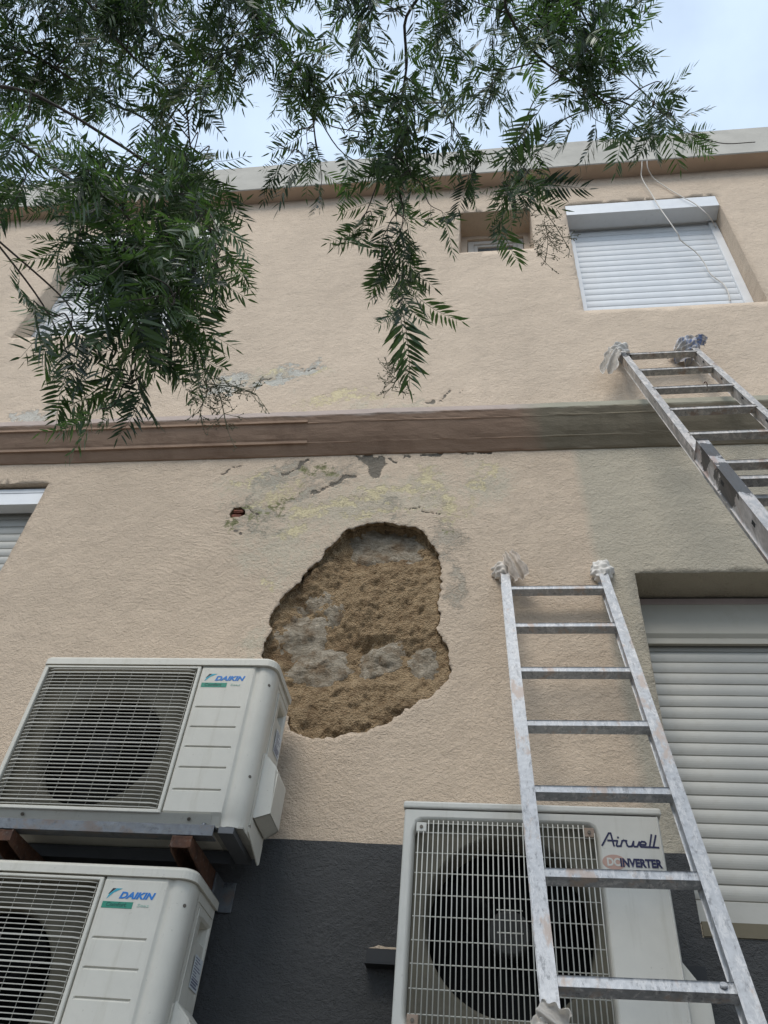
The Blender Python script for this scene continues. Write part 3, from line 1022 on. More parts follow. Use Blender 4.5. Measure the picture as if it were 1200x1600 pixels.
def shutter(op, y_sh, y_box, box_h, pitch, rail, mat, boxmat, end_h, label, deep_box=None, bulge=0.006, zbot=None, box_front=None):
    x0, x1, z0, z1 = op
    R = empty('roller_shutter', (x0, y_sh, z0))
    R.parent = HOUSE
    R['label'] = label
    L = lambda v: v
    w = x1 - x0 - 2 * rail
    zb = zbot if zbot is not None else z0 + 0.01
    ztop = z1 - box_h + 0.06
    me = slat_mesh(w, pitch, bulge, 0.012)
    me.materials.append(mat)
    z = zb + end_h
    i = 0
    while z < ztop:
        o = obj('slat', me, None, R)
        o.location = (rail, 0.0 + random.uniform(-.0006, .0006), z - z0)
        z += pitch
        i += 1
    bm = nbm()
    box(bm, rail, rail + w, -0.004, 0.012, zb - z0, zb - z0 + end_h - 0.002, 0.002, 1)
    obj('end_bar', bm, mat, R)
    for a in (0.001, x1 - x0 - rail):
        bm = nbm()
        box(bm, a, a + rail - 0.001, -0.022, 0.02, 0.002, z1 - z0 - box_h + 0.03, 0.002, 1)
        obj('guide_rail', bm, boxmat, R)
    # box: vertical front, flat underside, dark slot behind it
    bm = nbm()
    yf = y_box - y_sh
    ch = 0.0 if box_front is None else box_front
    prof = [(yf, 1.0 * (z1 - z0) - 0.012), (yf, z1 - z0 - box_h + ch), (yf + ch * 0.6, z1 - z0 - box_h), (-0.035, z1 - z0 - box_h), (-0.035, z1 - z0 - box_h + 0.03), (0.03, z1 - z0 - box_h + 0.03), (0.03, z1 - z0 - 0.012)]
    prism(bm, prof, 'x', 0.002, x1 - x0 - 0.002)
    o = obj('shutter_box', bm, boxmat, R)
    bm = nbm()
    box(bm, 0.003, x1 - x0 - 0.003, yf + 0.006, 0.03, z1 - z0 - 0.0115, z1 - z0 - 0.003)
    obj('recess_shadow', bm, M['gap'], R)  # near-black strip painting in the recess shadow above the box
    if deep_box:
        bm = nbm()
        box(bm, 0.003, x1 - x0 - 0.003, yf - 0.003, yf + 0.02, z1 - z0 - 0.045, z1 - z0 - 0.014, 0.001, 1)
        obj('box_rim', bm, deep_box, R)
    # darkness behind the slats
    bm = nbm()
    box(bm, 0.0, x1 - x0, 0.035, 0.05, 0.0, z1 - z0)
    obj('backing', bm, M['gap'], R)
    return R


shutter(TR_OPEN, 0.15, 0.0, 0.165, 0.076, 0.055, M['shutter_white'], M['box_white'], 0.05, 'closed white roller shutter crossed by the hanging cable', bulge=0.008)
shutter(TL_OPEN, 0.15, 0.0, 0.165, 0.076, 0.055, M['shutter_white'], M['box_white'], 0.05, 'closed white roller shutter behind the hanging leaves', bulge=0.008)
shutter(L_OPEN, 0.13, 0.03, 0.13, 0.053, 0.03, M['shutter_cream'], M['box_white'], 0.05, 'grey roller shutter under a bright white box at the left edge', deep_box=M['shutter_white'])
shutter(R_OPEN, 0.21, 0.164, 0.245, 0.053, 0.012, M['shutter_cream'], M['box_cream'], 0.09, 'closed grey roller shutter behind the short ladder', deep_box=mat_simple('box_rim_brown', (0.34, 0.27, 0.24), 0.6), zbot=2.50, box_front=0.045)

WIN = empty('window', (S_OPEN[0], 0.2, S_OPEN[2]))
WIN.parent = HOUSE
WIN['label'] = 'small window deep in its reveal'
ww, wh = S_OPEN[1] - S_OPEN[0], S_OPEN[3] - S_OPEN[2]
def frame(bm, x0, x1, z0, z1, t, y0, y1, bev=.003):
    box(bm, x0, x0 + t, y0, y1, z0, z1, bev, 1)
    box(bm, x1 - t, x1, y0, y1, z0, z1, bev, 1)
    box(bm, x0 + t, x1 - t, y0 + .001, y1 - .001, z1 - t, z1, bev, 1)
    box(bm, x0 + t, x1 - t, y0 + .001, y1 - .001, z0, z0 + t, bev, 1)
bm = nbm()
frame(bm, 0.0, ww, 0, wh, 0.05, -0.004, 0.03, 0)
obj('reveal_trim', bm, M['stucco_up'], WIN)
bm = nbm()
frame(bm, 0.054, ww - 0.054, 0.02, wh - 0.056, 0.045, 0.012, 0.06)
M['old_frame'] = mat_simple('old_window_paint', (0.56, 0.52, 0.46), 0.6, vary=0.06, dirt=((0.35, 0.31, 0.26), 0.5))
obj('frame', bm, M['old_frame'], WIN)
bm = nbm()
frame(bm, 0.10, ww - 0.10, 0.06, wh - 0.102, 0.03, 0.022, 0.05)
obj('sash', bm, M['old_frame'], WIN)
bm = nbm()
box(bm, 0.12, ww - 0.12, 0.038, 0.044, 0.08, wh - 0.12)
obj('pane', bm, M['glass'], WIN)


# ------------------------------------------------------------------ air conditioners
def arc(cx, cy, r, a0, a1, n):
    return [(cx + r * math.cos(math.radians(a0 + (a1 - a0) * i / n)), cy + r * math.sin(math.radians(a0 + (a1 - a0) * i / n))) for i in range(n + 1)]


def rect_loop(x0, x1, z0, z1, cx, cz, N):
    """N points of a rectangle's edge by angle about (cx,cz), exact corners kept"""
    out = []
    for i in range(N):
        a = 2 * math.pi * i / N
        dx, dz = math.cos(a), math.sin(a)
        t = min(((x1 - cx) / dx) if dx > 1e-9 else ((x0 - cx) / dx if dx < -1e-9 else 1e9), ((z1 - cz) / dz) if dz > 1e-9 else ((z0 - cz) / dz if dz < -1e-9 else 1e9))
        out.append([cx + dx * t, cz + dz * t])
    for c in ((x0, z0), (x1, z0), (x1, z1), (x0, z1)):
        j = min(range(N), key=lambda k: (out[k][0] - c[0]) ** 2 + (out[k][1] - c[1]) ** 2)
        out[j] = list(c)
    return out


def shroud(bm, x0, x1, z0, z1, cx, cz, r, y, depth, N=72):
    A = [bm.verts.new((p[0], y, p[1])) for p in rect_loop(x0, x1, z0, z1, cx, cz, N)]
    def circ(rr, yy):
        return [bm.verts.new((cx + rr * math.cos(2 * math.pi * i / N), yy, cz + rr * math.sin(2 * math.pi * i / N))) for i in range(N)]
    B, C, D_ = circ(r + .012, y), circ(r + .003, y + .008), circ(r, y + depth)
    bridge(bm, A, B)
    bridge(bm, B, C, True)
    bridge(bm, C, D_, True)
    bmesh.ops.recalc_face_normals(bm, faces=bm.faces)


def fan_meshes(cx, cz, y, r, hub, nblade, parent, mat, hubmat):
    F = empty('fan', (cx, y, cz))
    F.parent = parent
    bm = nbm()
    tube(bm, [(0, -.035, 0), (0, -.03, 0), (0, .03, 0)], [hub * .85, hub, hub], 24)
    obj('hub', bm, hubmat, F)
    for b in range(nblade):
        bm = nbm()
        n, mseg = 7, 7
        g_ = []
        for i in range(n + 1):
            rr = hub * .95 + (r * .95 - hub * .95) * i / n
            wdt = math.radians(34 + 26 * i / n)
            sweep = math.radians(25 * (i / n) ** 1.4)
            row = []
            for j in range(mseg + 1):
                a = 2 * math.pi * b / nblade + 0.5 + sweep + wdt * (j / mseg - .5)
                row.append(bm.verts.new((rr * math.cos(a), -.045 + .09 * j / mseg - .012 * math.sin(math.pi * j / mseg), rr * math.sin(a))))
            g_.append(row)
        for i in range(n):
            for j in range(mseg):
                f = bm.faces.new((g_[i][j], g_[i][j + 1], g_[i + 1][j + 1], g_[i + 1][j]))
                f.smooth = True
        bmesh.ops.solidify(bm, geom=bm.faces[:], thickness=.003)
        obj('blade', bm, mat, F)
    return F


def bar_obj(bm, name, mat, parent):
    return obj(name, bm, mat, parent)


# --- the unit with the horizontal grille; local origin = left bottom of the front face
DX, DZ, DY = -1.657, 2.55, -0.35
def make_wide_unit():
    A = empty('air_conditioner', (DX, DY, DZ))
    H, W_, D_ = 0.582, 0.882, 0.26       # casing up to under the lid; the right side stands at W_
    gx0, gx1, gz0, gz1 = 0.010, 0.611, 0.034, 0.578
    xp0, xp1 = 0.611, 0.818              # flat panel with the embossed lines
    # casing: left strip, bottom strip, right panel, rounded corner, side, back, bottom
    bm = nbm()
    box(bm, 0, 0.0095, 0.0, D_, 0.004, H, .002, 1)
    prism(bm, [(0.0, gz0), (0.004, 0.029), (0.026, 0.002), (0.034, 0.0), (D_, 0.0), (D_, 0.006), (0.038, 0.006), (0.034, gz0)], 'x', 0.0098, 0.775)
    box(bm, 0.01, 0.60, D_ - .006, D_, 0.007, H)
    obj('base_tray', bm, M['plastic'], A)
    # right panel with grooves
    zs = [0.0, 0.03, 0.04]
    gro = [2.665 - DZ, 2.741 - DZ, 2.815 - DZ, 2.889 - DZ, 2.966 - DZ]
    for gq in gro:
        zs += [gq - .008, gq - .0015, gq + .0015]
    zs += [H - .012, H]
    xs = [xp0, xp0 + .005, xp0 + .012, 0.626, 0.632, 0.787, 0.79, 0.80, 0.808]
    bm = nbm()
    grid = []
    for z in zs:
        row = []
        for x in xs:
            y = 0.0
            if x in (0.632, 0.787) and any(abs(z - (q - .0015)) < 1e-6 for q in gro):
                y = 0.0055
            if x == xp0:
                y = 0.006
            if x == 0.808:
                y = 0.001
            if z < 0.035:
                y += (0.026 if z == 0 else 0.008)
            if z == H:
                y += 0.004
            row.append(bm.verts.new((x, y, z)))
        grid.append(row)
    # crease, rounded corner, side wall
    prof = [(0.812, 0.006), (0.816, 0.010), (0.822, 0.0105), (0.832, 0.0065)] + [(0.838 + .044 * math.sin(math.radians(a)), .0525 - .044 * math.cos(math.radians(a)) - .002) for a in (0, 15, 30, 45, 60, 75, 90)] + [(W_, 0.075), (W_, 0.085), (W_ - .003, 0.088)]
    for row, z in zip(grid, zs):
        for (x, y) in prof:
            yy = y
            if z < 0.035:
                yy = y + 0.004
            row.append(bm.verts.new((x, yy, z)))
    for r0, r1 in zip(grid, grid[1:]):
        for i in range(len(r0) - 1):
            f = bm.faces.new((r0[i], r0[i + 1], r1[i + 1], r1[i]))
            f.smooth = i >= len(xs) - 1
    bmesh.ops.recalc_face_normals(bm, faces=bm.faces)
    P_ = obj('front_panel', bm, M['plastic'], A)
    # side wall with hand hold
    bm = nbm()
    ys, zz = [0.086, 0.118, 0.165, 0.245, 0.252, D_], [0.0, 0.30, 0.468, 0.522, 0.53, H]
    V_ = [[bm.verts.new((W_ - (0.006 if (0.118 <= y <= 0.252 and 0.30 <= z <= 0.53 and not (y in (0.118, 0.252) or z in (0.30, 0.53))) else 0.0), y, z)) for y in ys] for z in zz]
    for j in range(5):
        for i in range(5):
            if i == 2 and j == 2:
                continue
            bm.faces.new((V_[j][i], V_[j][i + 1], V_[j + 1][i + 1], V_[j + 1][i]))
    q = [V_[2][2], V_[2][3], V_[3][3], V_[3][2]]
    bk = [bm.verts.new((W_ - .045, v.co.y + (0.006 if v.co.y < .2 else -.006), v.co.z + (0.012 if v.co.z < .5 else -.004))) for v in q]
    bridge(bm, q, bk)
    bm.faces.new(bk)
    bmesh.ops.recalc_face_normals(bm, faces=bm.faces)
    obj('side_panel', bm, M['plastic'], A)
    bm = nbm()
    prism(bm, [(0.09, H - .03), (0.094, H - .026), (0.25, H - .026), (0.25, H - .03)], 'x', W_ + .0002, W_ + .0025)
    box(bm, W_ + .0002, W_ + .004, 0.106, 0.112, 0.26, 0.54, .001, 1)
    obj('side_rib', bm, M['plastic'], A)
    bm = nbm()
    box(bm, 0.775, W_ - .001, 0.02, D_ - .002, -0.001, 0.005)
    box(bm, 0.60, W_ - .002, D_ - .006, D_ - .001, 0.006, H)
    obj('casing_base', bm, mat_simple('grimy_casing_base', (0.30, 0.29, 0.25), 0.7, vary=.2, dirt=((.15, .14, .12), .6)), A)
    # lid
    bm = nbm()
    out = [(0.004, -.006)] + [(0.835, -.006)] + [(0.845 + .045 * math.sin(math.radians(a)), .039 - .045 * math.cos(math.radians(a))) for a in (15, 30, 45, 60, 75, 90)] + [(W_ + .008, D_), (-0.004, D_), (-0.004, 0.002)]
    lo = [bm.verts.new((x, y, H + .001)) for x, y in out]
    mid = [bm.verts.new((x, y, H + .024)) for x, y in out]
    c_ = (0.43, 0.13)
    hi = [bm.verts.new((x + (c_[0] - x) * .016, y + (c_[1] - y) * .05, H + .034)) for x, y in out]
    bridge(bm, lo, mid)
    bridge(bm, mid, hi, True)
    bm.faces.new(hi)
    bm.faces.new(lo[::-1])
    bmesh.ops.recalc_face_normals(bm, faces=bm.faces)
    obj('lid', bm, M['plastic'], A)
    # grille
    G = empty('grille', (0, 0, 0))
    G.parent = A
    bm = nbm()
    box(bm, gx1 - .0125, gx1 - .001, -.006, .02, gz0 + .004, H - .006, .002, 1)
    box(bm, gx0, gx0 + .009, -.005, .02, gz0 + .004, H - .006, .002, 1)
    box(bm, gx0, gx1 - .001, -.0055, .02, gz0 - .004, gz0 + .008, .002, 1)
    box(bm, gx0, gx1 - .001, -.0055, .02, gz1 - .010, gz1 - .001, .002, 1)
    obj('grille_frame', bm, M['plastic'], G)
    n = 38
    def bar(th, name):
        bm = nbm()
        xa, xb = gx0 + .006, gx1 - .012
        st = [(xa, .014), (xa + .010, .002), (xa + .03, -.004), ((xa + xb) / 2, -.006), (xb - .03, -.004), (xb - .010, .002), (xb, .014)]
        rings = [[bm.verts.new((x, y + a, b)) for a, b in ((0, -th), (0, th), (.006, th * .6), (.006, -th * .6))] for x, y in st]
        for a, b in zip(rings, rings[1:]):
            for k in range(4):
                bm.faces.new((a[k], a[(k + 1) % 4], b[(k + 1) % 4], b[k]))
        bmesh.ops.recalc_face_normals(bm, faces=bm.faces)
        me = bpy.data.meshes.new(name)
        bm.to_mesh(me)
        bm.free()
        me.materials.append(M['grille'])
        return me
    thin, thick = bar(.0012, 'grille_bar'), bar(.0022, 'grille_bar')
    for i in range(n):
        z = gz0 + .014 + (gz1 - gz0 - .03) * i / (n - 1)
        o = obj('grille_bar', thick if i % 5 == 1 else thin, None, G)
        o.location = (0, 0, z)
    bm = nbm()
    tube(bm, [(0, .005, gz0 + .006), (0, .005, gz1 - .006)], (.0011), 5)
    wm = bpy.data.meshes.new('upright_wire')
    bm.to_mesh(wm)
    bm.free()
    wm.materials.append(M['grille'])
    for i in range(10):
        o = obj('upright_wire', wm, None, G)
        o.location = (gx0 + .035 + i * .0605, 0.0, 0)
    # shroud, fan, coil
    cx, cz, r = 0.292, 0.29, 0.213
    bm = nbm()
    shroud(bm, gx0 + .001, gx1 - .002, 0.008, H - .002, cx, cz, r, .055, .07)
    obj('fan_shroud', bm, M['shroud'], A)
    fan_meshes(cx, cz, .12, r, .055, 3, A, M['fan'], M['fan'])
    bm = nbm()
    box(bm, gx0 + .002, gx1 - .003, .21, .23, .01, H - .004)
    obj('coil', bm, M['coil'], A)
    # screws
    for (x, y, z, ax) in ((0.145, .010, 0.018, (0, -.8, -.6)), (0.705, .010, .020, (0, -.8, -.6)), (0.867, 0.022, 0.515, (.7, -.7, 0)), (0.867, 0.022, 0.17, (.7, -.7, 0)), (W_, .075, .03, (1, 0, 0))):
        bm = nbm()
        cyl(bm, (x, y, z), ax, .0055, .004, 10)
        obj('screw', bm, M['screw'], A)
    # pipe cover at the right-hand back corner
    bm = nbm()
    a = [(W_ + .001, 0.292), (W_ + .046, 0.250), (W_ + .050, 0.232), (W_ + .050, 0.092), (W_ + .001, 0.060)]
    b = [(W_ + .001, 0.385), (W_ + .040, 0.315), (W_ + .044, 0.29), (W_ + .044, 0.125), (W_ + .001, 0.135)]
    y0, y1 = 0.085, 0.255
    A0 = [bm.verts.new((x, y0 + (0.028 if x > W_ + .02 else 0.0), z)) for x, z in a]
    A1 = [bm.verts.new((x, y1, z)) for x, z in a]
    for i in range(4):
        bm.faces.new((A0[i], A0[i + 1], A1[i + 1], A1[i]))
    bm.faces.new(A0)
    bm.faces.new(A1[::-1])
    # underside is hollow: an inner recess
    u = [A0[4], A0[3], A1[3], A1[4]]
    ctr = sum((v.co for v in u), Vector()) / 4
    inn = [bm.verts.new(v.co + (ctr - v.co) * .12) for v in u]
    deep = [bm.verts.new(v.co + Vector((0, 0, .05))) for v in inn]
    bridge(bm, u, inn)
    bridge(bm, inn, deep)
    bm.faces.new(deep)
    bmesh.ops.recalc_face_normals(bm, faces=bm.faces)
    bmesh.ops.bevel(bm, geom=[e for e in bm.edges if e.is_manifold and e.calc_face_angle(0) > .5 and all(v in A0 or v in A1 for v in e.verts)], offset=.006, segments=2, affect='EDGES')
    C_ = obj('pipe_cover', bm, M['plastic'], A)
    bm = nbm()
    prism(bm, [(0.07, 0.28), (0.084, 0.28), (0.084, 0.06), (0.25, 0.04), (0.25, -.02), (0.235, -.03), (0.07, 0.01)], 'x', W_ + .0005, W_ + .004)
    obj('side_flange', bm, M['plastic'], A)
    # lettering: logo mark, name, green strip
    lx, lz = 1.0, 0
    ox, oz = 0.634, 3.070 - DZ
    bm = nbm()
    prism(bm, [(ox + .002, oz + .012), (ox + .012, oz + .028), (ox + .022, oz + .028), (ox + .0035, oz + .011)], 'y', -.0008, .001)
    L1 = obj('logo_mark', bm, M['black'], A)
    bm = nbm()
    prism(bm, [(ox + .000, oz - .002), (ox + .004, oz + .011), (ox + .024, oz + .028), (ox + .041, oz + .028), (ox + .018, oz + .016)], 'y', -.0008, .001)
    obj('logo_mark', bm, M['cyan'], A)
    me = text_mesh('DAIKIN', .030, .28, .0013, .110)
    o = obj('lettering', me, M['blue'], A)
    o.location = (ox + .038, -.0006, oz + .001)
    for v in me.vertices:
        v.co.z *= 0.84
    bm = nbm()
    box(bm, ox - .008, ox + .086, -.0008, .0008, 3.043 - DZ, 3.061 - DZ)
    obj('green_strip', bm, M['green'], A)
    me = text_mesh('Comfort', .016, .2, .0002, .062)
    o = obj('lettering', me, M['dgreen'], A)
    o.location = (ox + .005, -.001, 3.048 - DZ)
    me = text_mesh('Seas', .013, .1, .0001, .036)
    o = obj('lettering', me, M['pgreen'], A)
    o.location = (ox + .100, -.0006, 3.049 - DZ)
    # rating label on the side
    bm = nbm()
    box(bm, W_ + .0004, W_ + .001, 0.172, 0.25, 0.345, 0.432)
    lb = obj('rating_label', bm, M['label'], A)
    bm = nbm()
    for k in range(11):
        z = 0.351 + k * .0073
        box(bm, W_ + .0012, W_ + .0015, 0.178, 0.178 + random.uniform(.025, .065), z, z + (.0045 if k < 3 else .0025))
    obj('label_print', bm, M['ink'], lb)
    return A


AC1 = tag(make_wide_unit(), 'white slatted air conditioner on rusty brackets, the upper of the stacked pair', 'air conditioner', 'air conditioners with horizontal slatted grilles')
AC2 = tag(copy_tree(AC1), 'white slatted air conditioner at the bottom left corner, below the rusty bracket', 'air conditioner', 'air conditioners with horizontal slatted grilles')
AC2.location = (DX - 0.114, DY, DZ - 0.748)


# --- the unit with the upright wire grille
def make_tall_unit():
    x0, x1, z0, z1, yf, yb = -0.272, 0.478, 1.98, 2.641, -0.36, -0.09
    A = empty('air_conditioner', (x0, yf, z0))
    ox, oy, oz = x0, yf, z0
    W_, H, D_ = x1 - x0, z1 - z0, yb - yf
    gx0, gx1, gz0, gz1 = -0.238 - ox, 0.291 - ox, 2.038 - oz, 2.582 - oz
    N = 96
    bm = nbm()
    cx, cz = (gx0 + gx1) / 2, (gz0 + gz1) / 2
    def rrect(xa, xb, za, zb, r):
        out = []
        for p in rect_loop(xa, xb, za, zb, cx, cz, N):
            x, z = p
            xi, zi = min(max(x, xa + r), xb - r), min(max(z, za + r), zb - r)
            d = math.hypot(x - xi, z - zi)
            if d > r:
                x, z = xi + (x - xi) * r / d, zi + (z - zi) * r / d
            out.append((x, z))
        return out
    ztop = H - .027
    fl = 0.738                        # flat front ends here, then the chamfer to the right
    outer = [bm.verts.new((x, 0.0, z)) for x, z in rect_loop(0.006, fl, 0.0, ztop, cx, cz, N)]
    l1 = [bm.verts.new((x, 0.0, z)) for x, z in rrect(gx0 - .012, gx1 + .012, gz0 - .012, gz1 + .012, .035)]
    l2 = [bm.verts.new((x, 0.006, z)) for x, z in rrect(gx0 - .004, gx1 + .004, gz0 - .004, gz1 + .004, .03)]
    l3 = [bm.verts.new((x, 0.024, z)) for x, z in rrect(gx0, gx1, gz0, gz1, .028)]
    bridge(bm, outer, l1)
    bridge(bm, l1, l2, True)
    bridge(bm, l2, l3, True)
    # left side, right chamfer and side
    def wallstrip(prof):
        prev = None
        for (x, y) in prof:
            c = (bm.verts.new((x, y, 0.0)), bm.verts.new((x, y, ztop)))
            if prev:
                f = bm.faces.new((prev[0], c[0], c[1], prev[1]))
                f.smooth = True
            prev = c
    wallstrip([(0.006, 0.0), (0.002, .002), (0.0, .008), (0.0, D_)])
    wallstrip([(fl, 0.0), (fl + .002, -.0025), (fl + .0045, -.0025), (fl + .006, .004), (fl + .010, .012), (W_, .03), (W_, D_)])
    bm.faces.new([bm.verts.new(p) for p in ((0, D_, 0), (W_, D_, 0), (W_, D_, ztop), (0, D_, ztop))])
    bm.faces.new([bm.verts.new(p) for p in ((0, 0.008, 0.001), (W_, .03, .001), (W_, D_, 0.001), (0, D_, 0.001))])
    bmesh.ops.recalc_face_normals(bm, faces=bm.faces)
    obj('casing', bm, M['plastic2'], A)
    bm = nbm()
    box(bm, -.004, W_ + .006, -.004, D_ + .002, ztop + .0035, H, .007, 3)
    obj('lid', bm, M['plastic2'], A)
    # inner shroud
    bm = nbm()
    fx, fz, r = 0.035 - ox, 2.315 - oz, 0.232
    shroud(bm, gx0 - .003, gx1 + .003, gz0 - .003, gz1 + .003, fx, fz, r, .03, .10)
    obj('fan_shroud', bm, M['shroud'], A)
    fan_meshes(fx, fz, .15, r, .062, 3, A, M['fan'], mat_simple('hub_grey', (.028, .027, .024), .7))
    bm = nbm()
    box(bm, gx0, gx1, .225, .24, gz0, gz1)
    obj('coil', bm, M['coil'], A)
    # wire grille
    G = empty('grille', (0, 0, 0))
    G.parent = A
    def wire(name, a, b, r_=.0017):
        bm = nbm()
        tube(bm, [a, b], r_, 6)
        me = bpy.data.meshes.new(name)
        bm.to_mesh(me)
        bm.free()
        me.materials.append(M['wire'])
        return me
    vw = wire('upright_wire', (0, 0, gz0 + .004), (0, 0, gz1 - .001), .0018)
    for i in range(36):
        x = -0.226 - ox + i * .0146
        if x > gx1 - .004:
            break
        o = obj('upright_wire', vw, None, G)
        o.location = (x, -.002, 0)
        if i in (0, 1) or x > gx1 - .03:
            o.scale = (1, 1, .93)
            o.location = (x, -.002, .036 - .0 if False else .02)
    hw = wire('cross_wire', (gx0 + .006, 0, 0), (gx1 - .006, 0, 0), .0016)
    for z in (2.573, 2.545, 2.485, 2.428, 2.368, 2.311, 2.25, 2.192, 2.133, 2.075, 2.045):
        o = obj('cross_wire', hw, None, G)
        o.location = (0, .0012, z - oz)
    sw = wire('short_wire', (-.035, 0, 0), (.036, 0, 0), .0019)
    for z in (2.337, 2.279):
        o = obj('short_wire', sw, None, G)
        o.location = (0.035 - ox, .0012, z - oz)
    for (x, z, m_) in ((gx0 + .02, gz1 - .022, M['plastic2']), (gx1 - .02, gz1 - .022, M['tab']), (gx0 + .02, gz0 + .022, M['tab']), (gx1 - .02, gz0 + .022, M['tab'])):
        bm = nbm()
        box(bm, x - .015, x + .015, -.004, .004, z - .014, z + .014, .002, 1)
        t_ = obj('grille_tab', bm, m_, G)
        bm = nbm()
        cyl(bm, (x, -.004, z), (0, -1, 0), .005, .003, 10)
        obj('screw', bm, M['screw'], A)
    # pipe cover low on the right
    bm = nbm()
    a = [(W_ + .001, .285), (W_ + .03, .245), (W_ + .062, .20), (W_ + .066, .18), (W_ + .066, .01), (W_ + .001, .01)]
    prism(bm, [(p[0], p[1]) for p in a], 'y', .07, D_ - .005)
    bmesh.ops.bevel(bm, geom=bm.edges[:], offset=.005, segments=2, affect='EDGES')
    obj('pipe_cover', bm, M['plastic2'], A)
    # brand lettering: drawn with strokes
    def P2(u, v):
        # lettering box: u 0..1 along, v 0..1 up
        return (0.303 - ox + u * .160 , -.0012, 2.518 - oz + v * .044)
    sx = lambda L: [P2((x - 170) / 780.0, (300 - (y - (x - 170) * .035)) / 190.0) for x, y in L]
    strokes = [[(178, 268), (285, 118), (312, 118), (338, 275)], [(262, 208), (375, 212), (392, 215), (372, 270), (380, 280), (430, 278), (458, 215), (480, 208), (520, 214)],
               [(405, 168), (408, 176)], [(505, 214), (520, 272), (535, 285), (580, 282), (612, 222)], [(612, 222), (602, 272), (618, 286), (655, 286), (690, 228)],
               [(680, 262), (768, 266), (776, 246), (762, 228), (725, 224), (700, 240), (690, 268), (706, 290), (820, 294)], [(868, 140), (820, 290)], [(925, 150), (870, 295), (940, 300)], [(800, 292), (870, 296)]]
    bm = nbm()
    for s_ in strokes:
        pts = sx(s_)
        for a_, b_ in zip(pts, pts[1:]):
            d = Vector((b_[0] - a_[0], 0, b_[2] - a_[2]))
            if d.length < 1e-6:
                continue
            nn = Vector((-d.z, 0, d.x)).normalized() * .0024
            e = d.normalized() * .0016
            q = [Vector(a_) - e - nn, Vector(b_) + e - nn, Vector(b_) + e + nn, Vector(a_) - e + nn]
            lo = [bm.verts.new(v + Vector((0, .002, 0))) for v in q]
            hi = [bm.verts.new(v + Vector((0, random.uniform(-.00015, .00015), 0))) for v in q]
            bm.faces.new(hi)
            bridge(bm, lo, hi)
    bmesh.ops.recalc_face_normals(bm, faces=bm.faces)
    obj('lettering', bm, M['navy'], A)
    bm = nbm()
    nE = 28
    prism(bm, [(0.333 - ox + .033 * math.cos(2 * math.pi * i / nE), 2.479 - oz + .021 * math.sin(2 * math.pi * i / nE)) for i in range(nE)], 'y', -.0006, .001)
    obj('oval_badge', bm, M['pink'], A)
    me = text_mesh('DC', .030, 0, .0012, .036)
    o = obj('lettering', me, M['plastic2'], A)
    o.location = (0.313 - ox, -.0009, 2.469 - oz)
    me = text_mesh('INVERTER', .031, 0, .0014, .115)
    o = obj('lettering', me, M['navy'], A)
    o.location = (0.349 - ox, -.0012, 2.468 - oz)
    return A


tag(make_tall_unit(), 'white air conditioner with upright wire grille, behind the short ladder', 'air conditioner')

# --- brackets
BR = tag(empty('wall_bracket', (-1.25, -0.004, 2.5)), 'rusty steel bracket arms with galvanised rail under the upper slatted air conditioner', 'bracket')
def add(name, bm, m):
    o = obj(name, bm, m, BR)
    o.matrix_parent_inverse = Matrix.Translation((1.25, 0.004, -2.5))
    return o
for x in (-0.945, -1.53):
    bm = nbm()
    # deep channel arm, tapering toward the front
    w = 0.032
    prism(bm, [(-0.375, 2.503), (-0.006, 2.503), (-0.006, 2.425), (-0.05, 2.425), (-0.36, 2.462), (-0.375, 2.47)], 'x', x - w, x - w + .005)
    prism(bm, [(-0.375, 2.503), (-0.006, 2.503), (-0.006, 2.425), (-0.05, 2.425), (-0.36, 2.462), (-0.375, 2.47)], 'x', x + w - .005, x + w)
    box(bm, x - w + .0052, x + w - .0052, -0.374, -0.007, 2.497, 2.502)
    box(bm, x - w + .0052, x + w - .0052, -0.374, -0.369, 2.468, 2.496)
    bmesh.ops.subdivide_edges(bm, edges=bm.edges, cuts=2)
    for v in bm.verts:
        v.co += Vector((random.uniform(-.001, .001), 0, random.uniform(-.0015, .0015)))
    add('arm', bm, M['rust'])
    bm = nbm()
    box(bm, x + w + .001, x + w + .008, -0.10, -0.005, 2.405, 2.50, .001, 1)
    box(bm, x + w + .001, x + w + .05, -0.012, -0.005, 2.405, 2.50, .001, 1)
    add('wall_plate', bm, M['galv'])
bm = nbm()
box(bm, -1.72, -0.853, -0.372, -0.368, 2.506, 2.540, .001, 1)
box(bm, -1.72, -0.853, -0.368, -0.325, 2.5365, 2.540)
box(bm, -1.72, -0.853, -0.368, -0.33, 2.506, 2.5095)
add('rail', bm, M['galv'])
bm = nbm()
box(bm, -1.72, -0.853, -0.16, -0.115, 2.506, 2.545)
add('rail', bm, mat_simple('dark_steel', (.06, .062, .065), .6, .4))
for x in (-0.895,):
    bm = nbm()
    cyl(bm, (x, -0.35, 2.54), (0, 0, 1), .008, .012, 6)
    cyl(bm, (x, -0.35, 2.5405), (0, 0, 1), .014, .003, 10)
    add('bolt', bm, M['galv'])
bm = nbm()
box(bm, -0.85, -0.80, -0.34, -0.10, 2.528, 2.5485, .001, 1)
add('foot_plate', bm, mat_simple('grey_steel', (.13, .135, .14), .6, .4))

